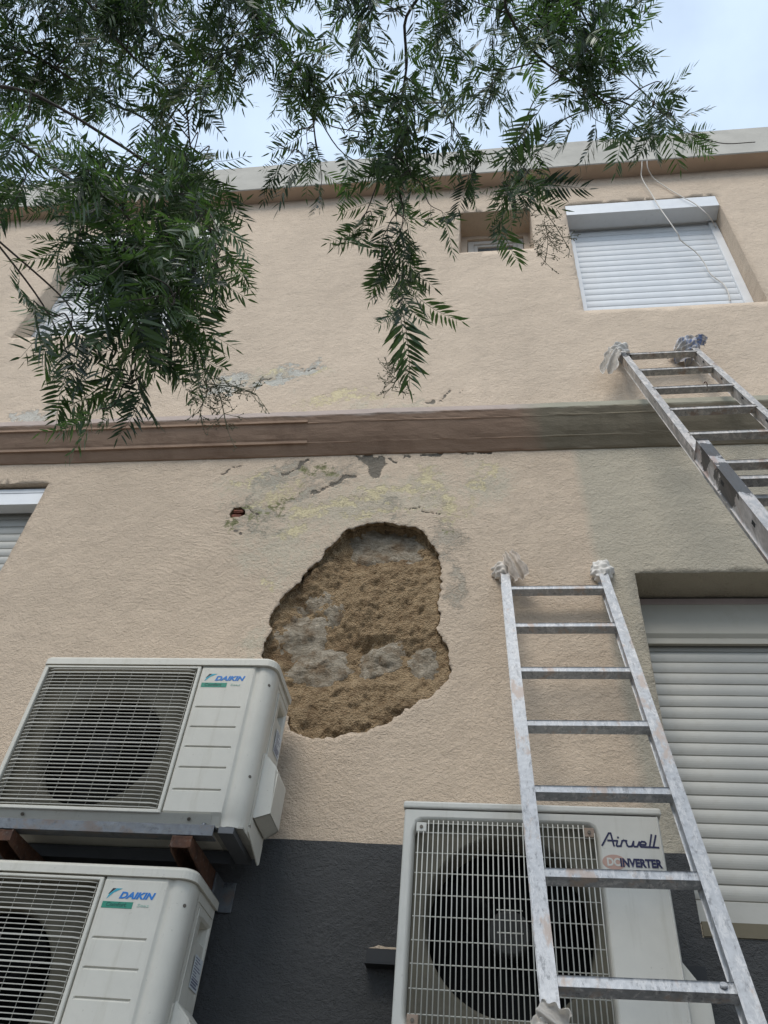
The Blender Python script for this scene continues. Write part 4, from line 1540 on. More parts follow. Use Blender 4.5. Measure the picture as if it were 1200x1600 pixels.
B2 = tag(empty('wall_bracket', (0.1, -0.004, 1.95)), 'dark steel wall bracket jutting out left of the wire-grilled air conditioner', 'bracket')
bm = nbm()
box(bm, -0.397, 0.60, -0.05, -0.045, 2.274, 2.312, .0005, 1)
box(bm, -0.397, 0.60, -0.045, -0.006, 2.308, 2.312)
box(bm, -0.400, 0.60, -0.058, -0.006, 2.268, 2.272)
obj('rail', bm, mat_simple('black_steel', (.02, .02, .02), .5, .3), B2).matrix_parent_inverse = Matrix.Translation((-0.1, 0.004, -1.95))
bm = nbm()
pts = [(-0.395, -.052), (-.33, -.052), (-0.10, -.052), (-.10, -.008), (-.38, -.008)]
prism(bm, [(x, 2.3125 + (.010 if abs(x + .36) < .03 else 0.003)) for x in ()] or [(-0.393, 2.3124), (-0.10, 2.3124), (-0.10, 2.3165), (-0.34, 2.318), (-0.362, 2.322), (-0.376, 2.3165)], 'y', -.05, -.008)
obj('lit_rail_top', bm, M['stucco_low'], B2).matrix_parent_inverse = Matrix.Translation((-0.1, 0.004, -1.95))  # tan strip that paints the lit top edge onto the black rail
for x in (-.12, .33):
    bm = nbm()
    box(bm, x, x + .04, -.075, -.0505, 1.93, 2.305, .001, 1)
    box(bm, x, x + .04, -.39, -.0755, 1.93, 1.965, .001, 1)
    obj('arm', bm, mat_simple('black_steel_arm', (.02, .02, .02), .5, .3), B2).matrix_parent_inverse = Matrix.Translation((-0.1, 0.004, -1.95))

# lower pair of arms, under the bottom left unit
B3 = tag(empty('wall_bracket', (-1.36, -0.004, 1.75)), 'steel bracket arms under the lower slatted air conditioner', 'bracket')
for x in (-1.06, -1.64):
    bm = nbm()
    box(bm, x, x + .05, -.38, -.006, 1.755, 1.799, .001, 1)
    obj('arm', bm, M['rust'], B3).matrix_parent_inverse = Matrix.Translation((1.36, 0.004, -1.75))


# ------------------------------------------------------------------ ladders
def unit(v):
    v = np.asarray(v, float)
    return v / np.linalg.norm(v)


def bar3(bm, p, q, ax, ay, wx, wy, bev=.004, seg=2):
    """bar from p to q, section wx along ax, wy along ay, centred"""
    p, q = np.asarray(p, float), np.asarray(q, float)
    L_ = np.linalg.norm(q - p)
    dz = (q - p) / L_
    m = Matrix(((ax[0], ay[0], dz[0], p[0]), (ax[1], ay[1], dz[1], p[1]), (ax[2], ay[2], dz[2], p[2]), (0, 0, 0, 1)))
    box(bm, -wx / 2, wx / 2, -wy / 2, wy / 2, 0, L_, bev, seg, m)


def dent(bm, amp):
    for v in bm.verts:
        v.co += mnoise.noise_vector(v.co * 9) * amp


# short ladder
A1, d1, E1 = np.array([.0788, -.080, 3.7013]), np.array([.0072, -.1046, -.2718]), np.array([.3889, .0051, .0040])
e1, t1 = unit(E1), unit(d1)
n1 = unit(np.cross(e1, t1))
n1 = n1 if n1[1] < 0 else -n1          # toward the viewer
e1 = unit(np.cross(t1, n1)); e1 = e1 if e1[0] > 0 else -e1
LD1 = tag(empty('ladder', tuple(A1 + d1 * 13.55 + E1 / 2)), 'short silver aluminium ladder standing in front of the wire-grilled air conditioner', 'ladder')
inv1 = LD1.matrix_basis.inverted()
def lad_part(name, bm, m, root):
    o = obj(name, bm, m, root)
    o.matrix_parent_inverse = Matrix.Translation(-Vector(root.location))
    return o
w1 = np.linalg.norm(E1)
for s in (0, 1):
    off = (-.0125 if s == 0 else w1 + .0125)
    bm = nbm()
    bar3(bm, A1 - d1 * .66 + e1 * off - n1 * .008, A1 + d1 * 13.55 + e1 * off - n1 * .008, e1, n1, .025, .044, .007, 3)
    dent(bm, .0012)
    lad_part('stile', bm, M['ladder'], LD1)
for i in range(13):
    c = A1 + d1 * i
    bm = nbm()
    bar3(bm, c - e1 * .004 - n1 * .004, c + e1 * (w1 + .004) - n1 * .004, t1, n1, .027, .026, .0035, 2)
    dent(bm, .001)
    lad_part('rung', bm, M['ladder'], LD1)
    if i in (6,):
        bm = nbm()
        cyl(bm, c + e1 * (w1 - .03) + n1 * .010 - t1 * .004, tuple(n1 - t1 * .4), .008, .006, 10)
        lad_part('rivet', bm, M['ladder'], LD1)

# tall extension ladder: fly section behind, base section in front of it
A2, d2, E2 = np.array([.7726, -.1, 5.3542]), np.array([.0134, -.0988, -.2914]), np.array([.3656, .0017, -.0024])
t2 = unit(d2)
n2 = unit(np.cross(unit(E2), t2)); n2 = n2 if n2[1] < 0 else -n2
e2 = unit(np.cross(t2, n2)); e2 = e2 if e2[0] > 0 else -e2
w2 = np.linalg.norm(E2)
LD2 = tag(empty('ladder', tuple(A2 + d2 * 18.2 + E2 / 2)), 'long grimy extension ladder reaching past the cornice at the right edge', 'ladder')
for s in (0, 1):
    off = (-.0145 if s == 0 else w2 + .0145)
    bm = nbm()
    bar3(bm, A2 - d2 * .42 + e2 * off - n2 * .020, A2 + d2 * 13.0 + e2 * off - n2 * .020, e2, n2, .029, .050, .003, 2)
    lad_part('stile', bm, M['ladder2'], LD2)
    for k in range(0, 12):
        bm = nbm()
        c = A2 + d2 * (k + .5) + e2 * (off - .0147) - n2 * .012
        cyl(bm, c, tuple(e2), .0055, .0004, 8) if s == 0 else bar3(bm, c - t2 * .014 , c + t2 * .014, n2, e2, .009, .0006, .0002, 1)
        lad_part('punched_hole', bm, M['gap'], LD2)
for i in range(14):
    if i > 12:
        break
    c = A2 + d2 * (i * 1.008)
    bm = nbm()
    bar3(bm, c - e2 * .002 - n2 * .008, c + e2 * (w2 + .002) - n2 * .008, t2, n2, .030, .026, .003, 2)
    lad_part('rung', bm, M['ladder2'], LD2)
for s in (0, 1):
    off = (-.038 if s == 0 else w2 + .038)
    bm = nbm()
    bar3(bm, A2 + d2 * 4.93 + e2 * off + n2 * .046, A2 + d2 * 18.2 + e2 * off + n2 * .046, e2, n2, .030, .080, .007, 3)
    dent(bm, .001)
    lad_part('stile', bm, M['ladder3'], LD2)
    for k in range(13):
        bm = nbm()
        c = A2 + d2 * (5.93 + k) + e2 * (off - .0153) + n2 * .046
        bar3(bm, c - t2 * .015, c + t2 * .015, n2, e2, .013, .0008, .0003, 1)
        lad_part('punched_hole', bm, M['gap'], LD2)
for i in range(13):
    c = A2 + d2 * (5.93 + i) - e2 * .022 + n2 * .050
    bm = nbm()
    bar3(bm, c, c + e2 * (w2 + .044), t2, n2, .030, .026, .003, 2)
    lad_part('rung', bm, M['ladder2'], LD2)
bm = nbm()
c = A2 + d2 * 2 + e2 * .245 + n2 * .006
tube(bm, spline([c - n2 * .02 + t2 * .02, c + n2 * .012 + t2 * .01, c + n2 * .012 - t2 * .02, c - t2 * .035, c - t2 * .05 + e2 * .006, c - t2 * .06 + e2 * .015], 5), .0022, 5)
lad_part('wire_tie', bm, M['rust'], LD2)


# ------------------------------------------------------------------ rags tied round the ladder ends
def rag(c, axis, r, h, tail, seed, m, label, grp='rags tied round the ladder ends', flare=1.0, stripe=None):
    """wound cloth: a lumpy wrap with spiral folds round the stile end, plus a pleated loose end"""
    rnd = np.random.default_rng(seed)
    ax = unit(axis)
    ex = unit(np.cross(ax, [0.3, 1, .2]))
    ey = np.cross(ax, ex)
    R = tag(empty('rag', tuple(c)), label, 'rag', grp)
    nv_, nu = 26, 56
    bm = nbm()
    rows = []
    for j in range(nv_ + 1):
        v = j / nv_
        row = []
        for i in range(nu):
            th = 2 * math.pi * i / nu
            base = r * (math.sin(math.pi * min(max(0.10 + .84 * v, 0), 1)) ** .42) * (1 + .22 * math.sin(math.pi * v))
            fold = .05 * math.sin(th * 9 + v * 21 + seed) + .10 * math.sin(5.3 * v * math.pi * 1.7 + th * 2 + seed) + .07 * math.sin(th * 5 - v * 13 + seed * 2)
            lump = (float(fbm(math.cos(th) * 1.3 + seed, math.sin(th) * 1.3 + v * 2.2, seed, 3)) - .5) * .7
            crea = abs(float(fbm(math.cos(th) * 3 + v * 6, math.sin(th) * 3 - v * 5 + seed, seed + 7, 3)) - .5) * .45
            rr = base * (1 + fold + lump - crea)
            p = np.asarray(c) + ax * (v - .5) * h * (1 + .1 * math.sin(th * 2 + seed)) + (ex * math.cos(th) + ey * math.sin(th)) * rr
            row.append(bm.verts.new(p))
        rows.append(row)
    for a, b in zip(rows, rows[1:]):
        bridge(bm, a, b, True)
    bm.faces.new(rows[0][::-1])
    bm.faces.new(rows[-1])
    bmesh.ops.recalc_face_normals(bm, faces=bm.faces)
    o = obj('wrap', bm, m, R)
    o.matrix_parent_inverse = Matrix.Translation(-Vector(c))
    for (p0, p1, wd, cv) in tail:
        p0, p1 = np.asarray(p0, float), np.asarray(p1, float)
        t = unit(p1 - p0)
        sd2 = unit(np.cross(t, [.1, 1, .1]))
        nn = np.cross(t, sd2)
        bm = nbm()
        g_ = []
        NI, NJ = 18, 22
        for i in range(NI + 1):
            s = i / NI
            row = []
            for j in range(NJ + 1):
                q = j / NJ - .5
                wloc = wd * (.75 + .35 * s ** .7) * (1 + .15 * math.sin(i * .9 + seed))
                pl = .16 * wd * math.sin(q * 12 + s * 2 + seed) * (.6 + .4 * s) + .06 * wd * math.sin(q * 23 + seed + s * 3)
                endj = (float(fbm(q * 5, seed, seed, 2)) - .5) * .22 * np.linalg.norm(p1 - p0) * s
                p = p0 + (p1 - p0) * s + t * endj + sd2 * q * wloc + nn * (pl + cv * math.sin(math.pi * s))
                row.append(bm.verts.new(p))
            g_.append(row)
        for i in range(NI):
            for j in range(NJ):
                f = bm.faces.new((g_[i][j], g_[i][j + 1], g_[i + 1][j + 1], g_[i + 1][j]))
                f.smooth = True
        bmesh.ops.solidify(bm, geom=bm.faces[:], thickness=.0025)
        o = obj('loose_end', bm, m, R)
        o.matrix_parent_inverse = Matrix.Translation(-Vector(c))
    return R


def mk_striped():
    n = NT('blue_striped_cloth')
    w = n.t.nodes.new('ShaderNodeTexWave')
    w.inputs['Scale'].default_value = 26
    w.inputs['Distortion'].default_value = 5
    w.bands_direction = 'DIAGONAL'
    n.link(n.pos, w.inputs['Vector'])
    c = n.mix(n.math('MULTIPLY', n.rng(w.outputs['Fac'], .5, .75), n.rng(n.noise(9, 3), .42, .55)), (.66, .62, .58), (.28, .34, .52))
    c = n.mix(n.rng(n.noise(14, 4), .5, .7, 0, .7), c, (.30, .25, .21))
    return n.fin(c, .95, 0, .1)


M['rag_blue'] = mk_striped()
G_ = 'rags tied round the ladder ends'
tl = A1 - d1 * .66 + e1 * -.0125
rag(tl - n1 * .008 + t1 * .015, -t1, .040, .11, [(at(792, 863, -.06), at(819, 905, -.09), .075, .016)], 3, M['rag'], 'dirty rag with a loose end tied to the left top of the short ladder')
tr_ = A1 - d1 * .66 + e1 * (w1 + .0125)
rag(tr_ - n1 * .008 + t1 * .025, -t1, .036, .13, [], 5, M['rag_clean'], 'white rag wound tightly round the right top of the short ladder')
tl = A2 - d2 * .42 + e2 * -.018
rag(tl - n2 * .02 + t2 * .01, -t2, .044, .095, [(at(962, 545, -.11), at(950, 580, -.12), .085, .02)], 7, M['rag_clean'], 'pale rag hanging down from the left top of the long ladder')
tr_ = A2 - d2 * .42 + e2 * (w2 + .018)
rag(tr_ - n2 * .02 - e2 * .035, -t2 * .75 - e2 * .55 + n2 * .2, .060, .125, [(tr_ - n2 * .055 - e2 * .01, tr_ - n2 * .06 - e2 * .10 + t2 * .085, .12, .025), (tr_ + n2 * .025, tr_ + n2 * .03 + e2 * .065 + t2 * .03, .07, .02), (tr_ + n2 * .02 - e2 * .05, tr_ + n2 * .02 + e2 * .03 - t2 * .035, .06, .02)], 9, M['rag_blue'], 'grimy blue striped rag bundled on the right top of the long ladder')
# rag low on the short ladder
cb = A1 + d1 * 6.36 + e1 * -.0165
rag(cb, -t1, .031, .05, [(cb - e1 * .01 + n1 * .03, cb - e1 * .055 + n1 * .02 + t1 * .10, .06, .01), (cb - e1 * .03 + n1 * .035 - t1 * .02, cb + e1 * .03 + n1 * .035 + t1 * .02, .06, .01)], 13, M['rag_clean'], 'white rag knotted low on the left rail of the short ladder, at the bottom edge')


# ------------------------------------------------------------------ cables
def cable(pts, r, label, name='cable'):
    bm = nbm()
    tube(bm, spline(pts, 10), r, 6)
    return tag(obj(name, bm, M['cable']), label, 'cable', 'loose white cables hanging from the parapet')


cable([at(1003, 246, -.128), at(1003, 260, -.10), at(1003, 278, -.05), at(1019, 305, -.03), at(1031, 325, -.045), at(1050, 352, -.03), at(1060, 367, -.01), at(1064, 376, .05), at(1086, 393, .09), at(1100, 410, .11), at(1110, 428, .125), at(1130, 444, .13), at(1138, 458, .132), at(1141, 470, .132)], .0042,
      'white cable hanging in front of the right-hand upper shutter down to its sill')
cable([at(1011, 247, -.128), at(1012, 262, -.09), at(1021, 278, -.03), at(1040, 292, -.012), at(1063, 306, -.018), at(1085, 318, -.015), at(1104, 334, .0), at(1114, 347, .10), at(1119, 355, .12)], .004,
      'white cable running from the parapet to the top right corner of the upper shutter box')


# ------------------------------------------------------------------ pepper tree hanging over the scene
def leaf_mesh(seed, L_=0.165, pairs=13, droop=0.25):
    rnd = random.Random(seed)
    bm = nbm()
    def rach(s):
        return Vector((L_ * s * (1 - .12 * droop * s), rnd_side * L_ * s * s * .12, -droop * L_ * s * s * .5))
    rnd_side = rnd.uniform(-1, 1)
    tube(bm, [rach(i / 6) for i in range(7)], [.0011 * (1 - .6 * i / 6) for i in range(7)], 3, False)
    for k in range(pairs * 2 + 1):
        if k == pairs * 2:
            s, side = 1.0, 0
        else:
            s = .13 + .85 * (k // 2 + (.35 if k % 2 else 0)) / pairs
            side = 1 if k % 2 else -1
        if rnd.random() < .05:
            continue
        p = rach(min(s, 1))
        ln = L_ * (.33 - .14 * s + .05 * math.sin(math.pi * s)) * rnd.uniform(.85, 1.12) * (.8 if s < .2 else 1)
        w = ln * rnd.uniform(.13, .18)
        ang = math.radians(rnd.uniform(48, 66) - 26 * max(0, s - .6)) * side
        d = Vector((math.cos(ang), math.sin(ang), rnd.uniform(-.28, .12)))
        d.normalize()
        up = Vector((0, 0, 1))
        sd = d.cross(up).normalized()
        nn = sd.cross(d)
        sd = (sd * math.cos(rnd.uniform(-.7, .7)) + nn * math.sin(rnd.uniform(-.7, .7))).normalized()
        dr_ = rnd.uniform(.02, .3)
        cur = rnd.uniform(.03, .26) * ln
        fx = Vector((1, 0, 0)) * cur      # sickle toward the leaf tip
        def q(t, o):
            return p + d * ln * t + fx * (t * t) + Vector((0, 0, -dr_ * ln * t * t)) + sd * w * o
        a = bm.verts.new(q(.02, 0))
        b1, b2 = bm.verts.new(q(.3, .5)), bm.verts.new(q(.3, -.5))
        c1, c2 = bm.verts.new(q(.65, .42)), bm.verts.new(q(.65, -.42))
        e = bm.verts.new(q(1.0, 0))
        bm.faces.new((a, b2, b1))
        bm.faces.new((b1, b2, c2, c1))
        bm.faces.new((c1, c2, e))
    bmesh.ops.triangulate(bm, faces=bm.faces[:])
    me = bpy.data.meshes.new('leaf')
    bm.to_mesh(me)
    bm.free()
    a_ = me.attributes.new('tone', 'FLOAT', 'POINT')
    tn = rnd.random()
    a_.data.foreach_set('value', [tn] * len(me.vertices))
    me.polygons.foreach_set('use_smooth', [True] * len(me.polygons))
    me.materials.append(M['leaf'])
    return me


LEAVES = [leaf_mesh(100 + i, .165, random.choice((9, 10, 11, 12)), random.uniform(.1, 1.3)) for i in range(16)]
TREE = tag(empty('pepper_tree', (-2.9, -3.5, 0.0)), 'pepper tree with drooping feathery dark green sprays hanging over the house front', 'tree')
TL_ = Vector((-2.9, -3.5, 0.0))
def tpart(name, bm, m):
    o = obj(name, bm, m, TREE)
    o.matrix_parent_inverse = Matrix.Translation(-TL_)
    return o


FORK = np.array([-2.45, -3.1, 4.0])
bm = nbm()
tube(bm, spline([(-2.9, -3.5, -0.02), (-2.95, -3.48, 1.2), (-2.78, -3.3, 2.6), FORK], 6), [.24 - .11 * i / 18 for i in range(19)], 12)
for v in bm.verts:
    v.co += mnoise.noise_vector(v.co * 4) * .02
tpart('trunk', bm, M['bark'])

limbs_px = [
    [(40, -120, 3.2), (150, 20, 3.1), (205, 85, 3.05), (262, 140, 3.0), (290, 172, 2.95), (300, 250, 2.85)],
    [(620, -110, 2.75), (632, 40, 2.7), (634, 120, 2.65), (620, 200, 2.6), (618, 280, 2.55)],
    [(760, -110, 3.0), (790, 10, 2.95), (835, 80, 2.9), (900, 130, 2.85), (985, 165, 2.8)],
    [(330, -110, 3.2), (395, 20, 3.1), (440, 70, 3.0), (480, 140, 2.95), (495, 235, 2.85)],
    [(-120, 120, 2.5), (20, 215, 2.45), (110, 280, 2.4), (190, 330, 2.35), (235, 400, 2.3)],
    [(-90, 10, 3.3), (60, 90, 3.2), (150, 150, 3.1), (240, 200, 3.0), (236, 300, 2.9)],
    [(-120, 330, 2.3), (-40, 350, 2.25), (-15, 365, 2.2)],
    [(-120, 60, 2.6), (60, 150, 2.5), (200, 235, 2.42), (290, 300, 2.36), (335, 370, 2.3)],
    [(900, -110, 3.1), (905, 0, 3.0), (930, 60, 2.95)],
]
LIMB = []
for i, L_ in enumerate(limbs_px):
    P_ = [at_dist(*q) for q in L_]
    s0 = P_[0]
    mid = FORK + (s0 - FORK) * .5 + np.array([0, 0, .9])
    full = spline([FORK, mid, s0] + P_[1:], 8)
    bm = nbm()
    nb = len(full)
    tube(bm, full, [max(.0026, .034 * max(0, 1 - j / 15) + .0042 * (1 - j / nb) + .0022) for j in range(nb)], 7)
    for v in bm.verts:
        v.co += mnoise.noise_vector(v.co * 12) * .004
    tpart('branch', bm, M['bark'])
    LIMB += full[14:]
LIMB = np.array(LIMB)

leaf_T = []          # (matrix, mesh index, centre)
twig_bm = nbm()
TWIGP = []


def add_leaf(p, d, nrm, size, mi=None):
    d = unit(d)
    y = unit(np.cross(nrm, d))
    z = np.cross(d, y)
    m = np.eye(4)
    m[:3, 0], m[:3, 1], m[:3, 2], m[:3, 3] = d * size, y * size, z * size, p
    leaf_T.append((m, random.randrange(len(LEAVES)) if mi is None else mi, np.asarray(p) + d * .08 * size))


DOWN = np.array([0, 0, -1.0])
def leafy(path, l_from, spacing, size=1.0, spread=.6):
    """leaves along the last part of a path (from distance l_from before its tip)"""
    P_ = np.array(path)
    seg = np.linalg.norm(np.diff(P_, axis=0), axis=1)
    cum = np.concatenate([[0], np.cumsum(seg)])
    tot = cum[-1]
    s = max(0.0, tot - l_from)
    a = random.uniform(0, 6.28)
    while s < tot:
        p = np.array([np.interp(s, cum, P_[:, k]) for k in range(3)])
        t = unit(np.array([np.interp(min(s + .02, tot), cum, P_[:, k]) for k in range(3)]) - np.array([np.interp(max(s - .02, 0), cum, P_[:, k]) for k in range(3)]))
        o = unit(np.cross(t, [0.3, .2, .9]))
        o2 = np.cross(t, o)
        rad = o * math.cos(a) + o2 * math.sin(a)
        end = s / tot
        d = rad * spread + DOWN * random.uniform(.35, .95) + t * .35 + RNG.normal(0, .12, 3)
        add_leaf(p, d, RNG.normal(0, 1, 3), size * random.uniform(.72, 1.12) * (1 if tot - s > .06 else .75))
        a += 2.4 + random.uniform(-.4, .4)
        s += spacing * random.uniform(.7, 1.4)
    add_leaf(P_[-1], (P_[-1] - P_[-3]) + DOWN * .02, RNG.normal(0, 1, 3), size * .8)


def twig_to(tip, lf, spacing=.026, size=1.0, sway=.06, named=False):
    tip = np.asarray(tip)
    sc_ = np.linalg.norm(LIMB - tip, axis=1) + np.where(LIMB[:, 2] > tip[2] + .12, 0, 3) + RNG.uniform(0, .12, len(LIMB))
    st = LIMB[int(np.argmin(sc_))]
    v = tip - st
    mid1 = st + v * .3 + np.array([v[0] * .15, v[1] * .15, abs(v[2]) * .12]) + RNG.normal(0, sway * .4, 3)
    mid2 = st + v * .68 + np.array([v[0] * .08, v[1] * .08, 0]) + RNG.normal(0, sway * .35, 3)
    path = spline([st, mid1, mid2, tip], 6)
    n = len(path)
    TWIGP.extend(path[n // 2:])
    tube(twig_bm, path, [.0026 * (1 - .65 * i / n) for i in range(n)], 4, False)
    leafy(path, min(lf, np.linalg.norm(v) * .9), spacing, size)


def poly_sample(poly, n):
    P_ = np.array(poly, float)
    out = []
    while len(out) < n:
        q = RNG.uniform(P_.min(0), P_.max(0), (200, 2))
        q = q[inside(P_, q[:, 0], q[:, 1])]
        out += list(q)
    return out[:n]


REG = [
    ([(-40, -60), (470, -60), (470, 60), (420, 130), (350, 200), (260, 250), (-40, 260)], 40, 2.6, 3.6, .42, .027),
    ([(-40, 0), (200, 0), (230, 200), (-40, 260)], 9, 2.4, 3.2, .40, .027),
    ([(-30, 240), (300, 250), (330, 330), (325, 400), (280, 450), (190, 420), (150, 350), (20, 300), (-30, 300)], 23, 2.0, 2.8, .36, .027),
    ([(160, 380), (320, 340), (320, 450), (240, 520), (170, 470)], 9, 1.9, 2.4, .28, .027),
    ([(430, -50), (600, -50), (570, 150), (500, 200), (420, 150)], 15, 2.5, 3.2, .30, .032),
    ([(560, 100), (700, 100), (700, 250), (680, 330), (560, 320)], 11, 2.35, 2.8, .26, .030),
    ([(640, -50), (900, -50), (880, 80), (790, 160), (690, 180), (640, 120)], 20, 2.6, 3.2, .30, .029),
    ([(850, -50), (985, -50), (1000, 60), (960, 130), (870, 160)], 16, 2.6, 3.0, .24, .028),
    ([(-30, 330), (70, 330), (60, 450), (-30, 480)], 1, 2.1, 2.6, .25, .03),
]
for poly, n, da, db, lf, sp in REG:
    for q in poly_sample(poly, n):
        twig_to(at_dist(q[0], q[1], random.uniform(da, db)), lf * random.uniform(.7, 1.25), sp)
TIPS = [(95, 385, 2.2, .16), (130, 400, 2.15, .16), (165, 410, 2.1, .18), (240, 440, 2.1, .22), (206, 600, 2.0, .30), (140, 640, 2.05, .26), (320, 560, 2.2, .16), (265, 560, 2.05, .2), (240, 520, 2.0, .2), (300, 520, 2.2, .2), (180, 500, 2.0, .24), (340, 440, 2.3, .16),
        (160, 560, 2.0, .2), (622, 430, 2.45, .16), (600, 400, 2.5, .14), (640, 380, 2.5, .14), (560, 350, 2.5, .10), (800, 230, 2.6, .12), (850, 200, 2.7, .16), (730, 260, 2.6, .14),
        (960, 200, 2.8, .10), (1035, 175, 2.8, .06), (480, 225, 2.8, .1), (440, 260, 2.8, .06), (820, 265, 2.6, .08)]
for x, y, dd, lf in TIPS:
    twig_to(at_dist(x, y, dd), lf, .026)
# single sprays one can pick out against the wall and the sky: base, tip, distance
SOLO = [((648, 460), (708, 517), 2.3), ((624, 482), (642, 592), 2.15), ((626, 475), (658, 600), 2.15), ((600, 410), (568, 470), 2.4), ((615, 395), (580, 455), 2.4), ((568, 350), (527, 372), 2.5),
        ((590, 345), (552, 405), 2.5), ((783, 345), (803, 426), 2.4), ((830, 292), (905, 283), 2.4), ((800, 285), (770, 340), 2.4), ((735, 265), (720, 330), 2.4), 
        ((690, 330), (715, 390), 2.4), ((52, 470), (68, 587), 1.95), ((180, 590), (110, 645), 2.1), ((200, 540), (100, 565), 2.0), ((228, 600), (202, 687), 1.9),
        ((150, 640), (105, 700), 1.9), ((232, 545), (290, 600), 2.0), ((350, 385), (396, 447), 2.5), ((322, 335), (362, 300), 2.6), ((310, 330), (357, 350), 2.6), ((343, 420), (348, 487), 2.4),
        ((300, 560), (310, 615), 2.1), ((985, 45), (1030, 14), 2.8), ((965, 85), (1012, 65), 2.7), ((985, 80), (1010, 112), 2.7), ((1025, 150), (1082, 112), 2.7), ((1035, 130), (1062, 180), 2.8),
        ((990, 195), (942, 232), 2.6), ((985, 190), (950, 250), 2.6), ((1005, 230), (1012, 160), 2.7), ((1042, 178), (1045, 255), 2.6), ((1030, 190), (1000, 255), 2.6), ((1078, 205), (1064, 228), 3.0),
        ((1073, 212), (1098, 202), 3.0), ((470, 250), (420, 305), 2.6), ((490, 235), (480, 283), 2.7), ((640, 270), (560, 300), 2.4), ((850, 160), (800, 250), 2.5), ((830, 230), (845, 285), 2.6),
        ((915, 150), (905, 190), 2.6), ((760, 240), (720, 260), 2.5), ((800, 300), (870, 330), 2.5), ((500, 300), (512, 327), 2.9), ((260, 470), (230, 560), 1.9), ((200, 470), (245, 590), 1.85), ((170, 430), (120, 520), 1.9),
        ((230, 430), (180, 530), 1.9), ((290, 440), (330, 540), 2.1), ((820, 280), (860, 300), 2.35)]
for b, t, dd in SOLO:
    B_, T_ = at_dist(b[0], b[1], dd), at_dist(t[0], t[1], dd * random.uniform(.96, 1.02))
    L_ = np.linalg.norm(T_ - B_)
    view = unit(CAM - B_)
    add_leaf(B_, T_ - B_, view + RNG.normal(0, .45, 3), L_ / .155, None)
    TW = np.concatenate([LIMB, np.array(TWIGP)])
    sc_ = np.linalg.norm(TW - B_, axis=1) + np.where(TW[:, 2] > B_[2] + .03, 0, 2)
    st = TW[int(np.argmin(sc_))]
    v = B_ - st
    path = spline([st, st + v * .35 + np.array([0, 0, .03]), st + v * .7 + RNG.normal(0, .012, 3), B_], 5)
    tube(twig_bm, path, [.0022 * (1 - .5 * i / 16) for i in range(len(path))], 4, False)
    if np.linalg.norm(v) > .12:
        leafy(path, min(.2, np.linalg.norm(v) * .6), .045, .8)

# the 300 sprays nearest the viewer are single parts, the rest one mass
def rank(q):
    c = q[2]
    u_, v_ = pix(c)
    d = np.linalg.norm(c - CAM)
    vis = -60 < u_ < 1260 and -60 < v_ < 1660
    return (0 if vis else 1, d)
leaf_T.sort(key=rank)
for m, mi, c in leaf_T[:300]:
    o = bpy.data.objects.new('leaf', LEAVES[mi])
    COL.objects.link(o)
    o.parent = TREE
    o.matrix_parent_inverse = Matrix.Translation(-TL_)
    o.matrix_basis = Matrix(m.tolist())
LV, LF, LT = [], [], []
for me in LEAVES:
    v = np.empty(len(me.vertices) * 3, np.float32)
    me.vertices.foreach_get('co', v)
    f = np.empty(len(me.polygons) * 3, np.int32)
    me.polygons.foreach_get('vertices', f)
    LV.append(v.reshape(-1, 3))
    LF.append(f.reshape(-1, 3))
V_, F_, T_, b0 = [], [], [], 0
for m, mi, c in leaf_T[300:]:
    v = LV[mi] @ m[:3, :3].T + m[:3, 3]
    V_.append(v)
    F_.append(LF[mi] + b0)
    T_.append(np.full(len(v), random.random(), np.float32))
    b0 += len(v)
V_, F_, T_ = np.concatenate(V_).astype(np.float32), np.concatenate(F_), np.concatenate(T_)
me = bpy.data.meshes.new('foliage')
me.vertices.add(len(V_))
me.vertices.foreach_set('co', V_.ravel())
me.loops.add(F_.size)
me.loops.foreach_set('vertex_index', F_.ravel().astype(np.int32))
me.polygons.add(len(F_))
me.polygons.foreach_set('loop_start', np.arange(0, F_.size, 3, dtype=np.int32))
me.polygons.foreach_set('loop_total', np.full(len(F_), 3, np.int32))
me.polygons.foreach_set('use_smooth', np.ones(len(F_), bool))
me.update(calc_edges=True)
a_ = me.attributes.new('tone', 'FLOAT', 'POINT')
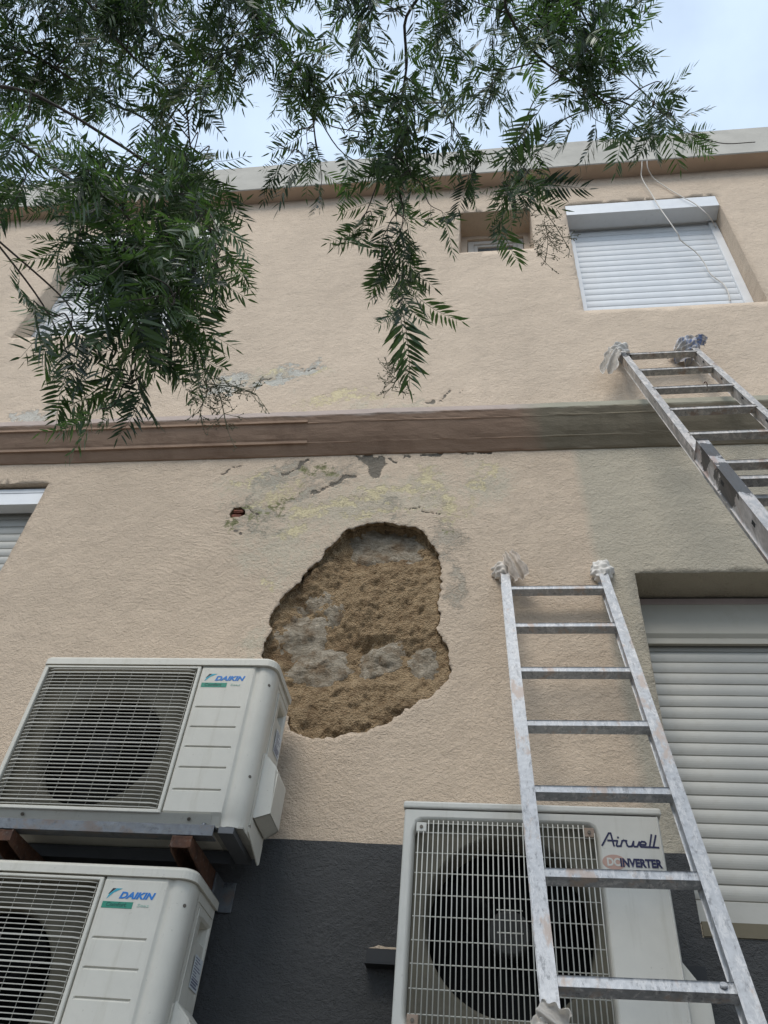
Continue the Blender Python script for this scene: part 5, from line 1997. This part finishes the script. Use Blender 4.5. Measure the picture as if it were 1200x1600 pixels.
a_.data.foreach_set('value', T_)
o = obj('foliage', me, M['leaf'], TREE)
o.matrix_parent_inverse = Matrix.Translation(-TL_)
tag(o, kind='stuff')
o = tpart('twigs', twig_bm, M['bark'])
tag(o, kind='stuff')
print('leaves', len(leaf_T), 'tris', len(F_))

# faded flower panicles
def panicle(start, tip, dist, seed):
    rnd = random.Random(seed)
    bm = nbm()
    A_, B_ = at_dist(*start, dist), at_dist(*tip, dist)
    path = spline([A_, A_ + (B_ - A_) * .5 + np.array([.01, 0, .01]), B_], 5)
    tube(bm, path, .0014, 4, False)
    for k in range(13):
        s = .2 + .8 * k / 13
        p = path[min(len(path) - 1, int(s * len(path)))]
        for q in range(2):
            d = unit(np.array([rnd.uniform(-1, 1), rnd.uniform(-.6, .6), rnd.uniform(-.8, .3)]))
            l1 = rnd.uniform(.02, .06)
            e = p + d * l1
            tube(bm, [p, p + d * l1 * .5 + np.array([0, 0, -.002]), e], .0008, 3, False)
            for w in range(4):
                dd = unit(d + np.array([rnd.uniform(-1, 1), rnd.uniform(-1, 1), rnd.uniform(-1, 1)]) * .9)
                pp = p + d * l1 * rnd.uniform(.4, 1)
                ee = pp + dd * rnd.uniform(.008, .018)
                tube(bm, [pp, ee], .0006, 3, False)
                bmesh.ops.create_icosphere(bm, subdivisions=1, radius=.0019, matrix=Matrix.Translation(ee))
    tpart('flower_panicle', bm, M['stalk'])


panicle((312, 560), (355, 670), 2.1, 1)
panicle((325, 600), (402, 618), 2.1, 2)
panicle((322, 590), (310, 645), 2.1, 3)
panicle((820, 300), (890, 390), 2.5, 4)
panicle((850, 345), (852, 410), 2.5, 5)
panicle((622, 560), (612, 610), 2.2, 6)
panicle((505, 305), (560, 400), 2.9, 7) if False else None
bm = nbm()
tube(bm, spline([at_dist(985, 165, 2.8), at_dist(1040, 190, 2.85), at_dist(1085, 212, 2.9), at_dist(1130, 224, 2.95), at_dist(1180, 222, 3.0)], 6), .0016, 4)
tpart('bare_twig', bm, M['bark'])
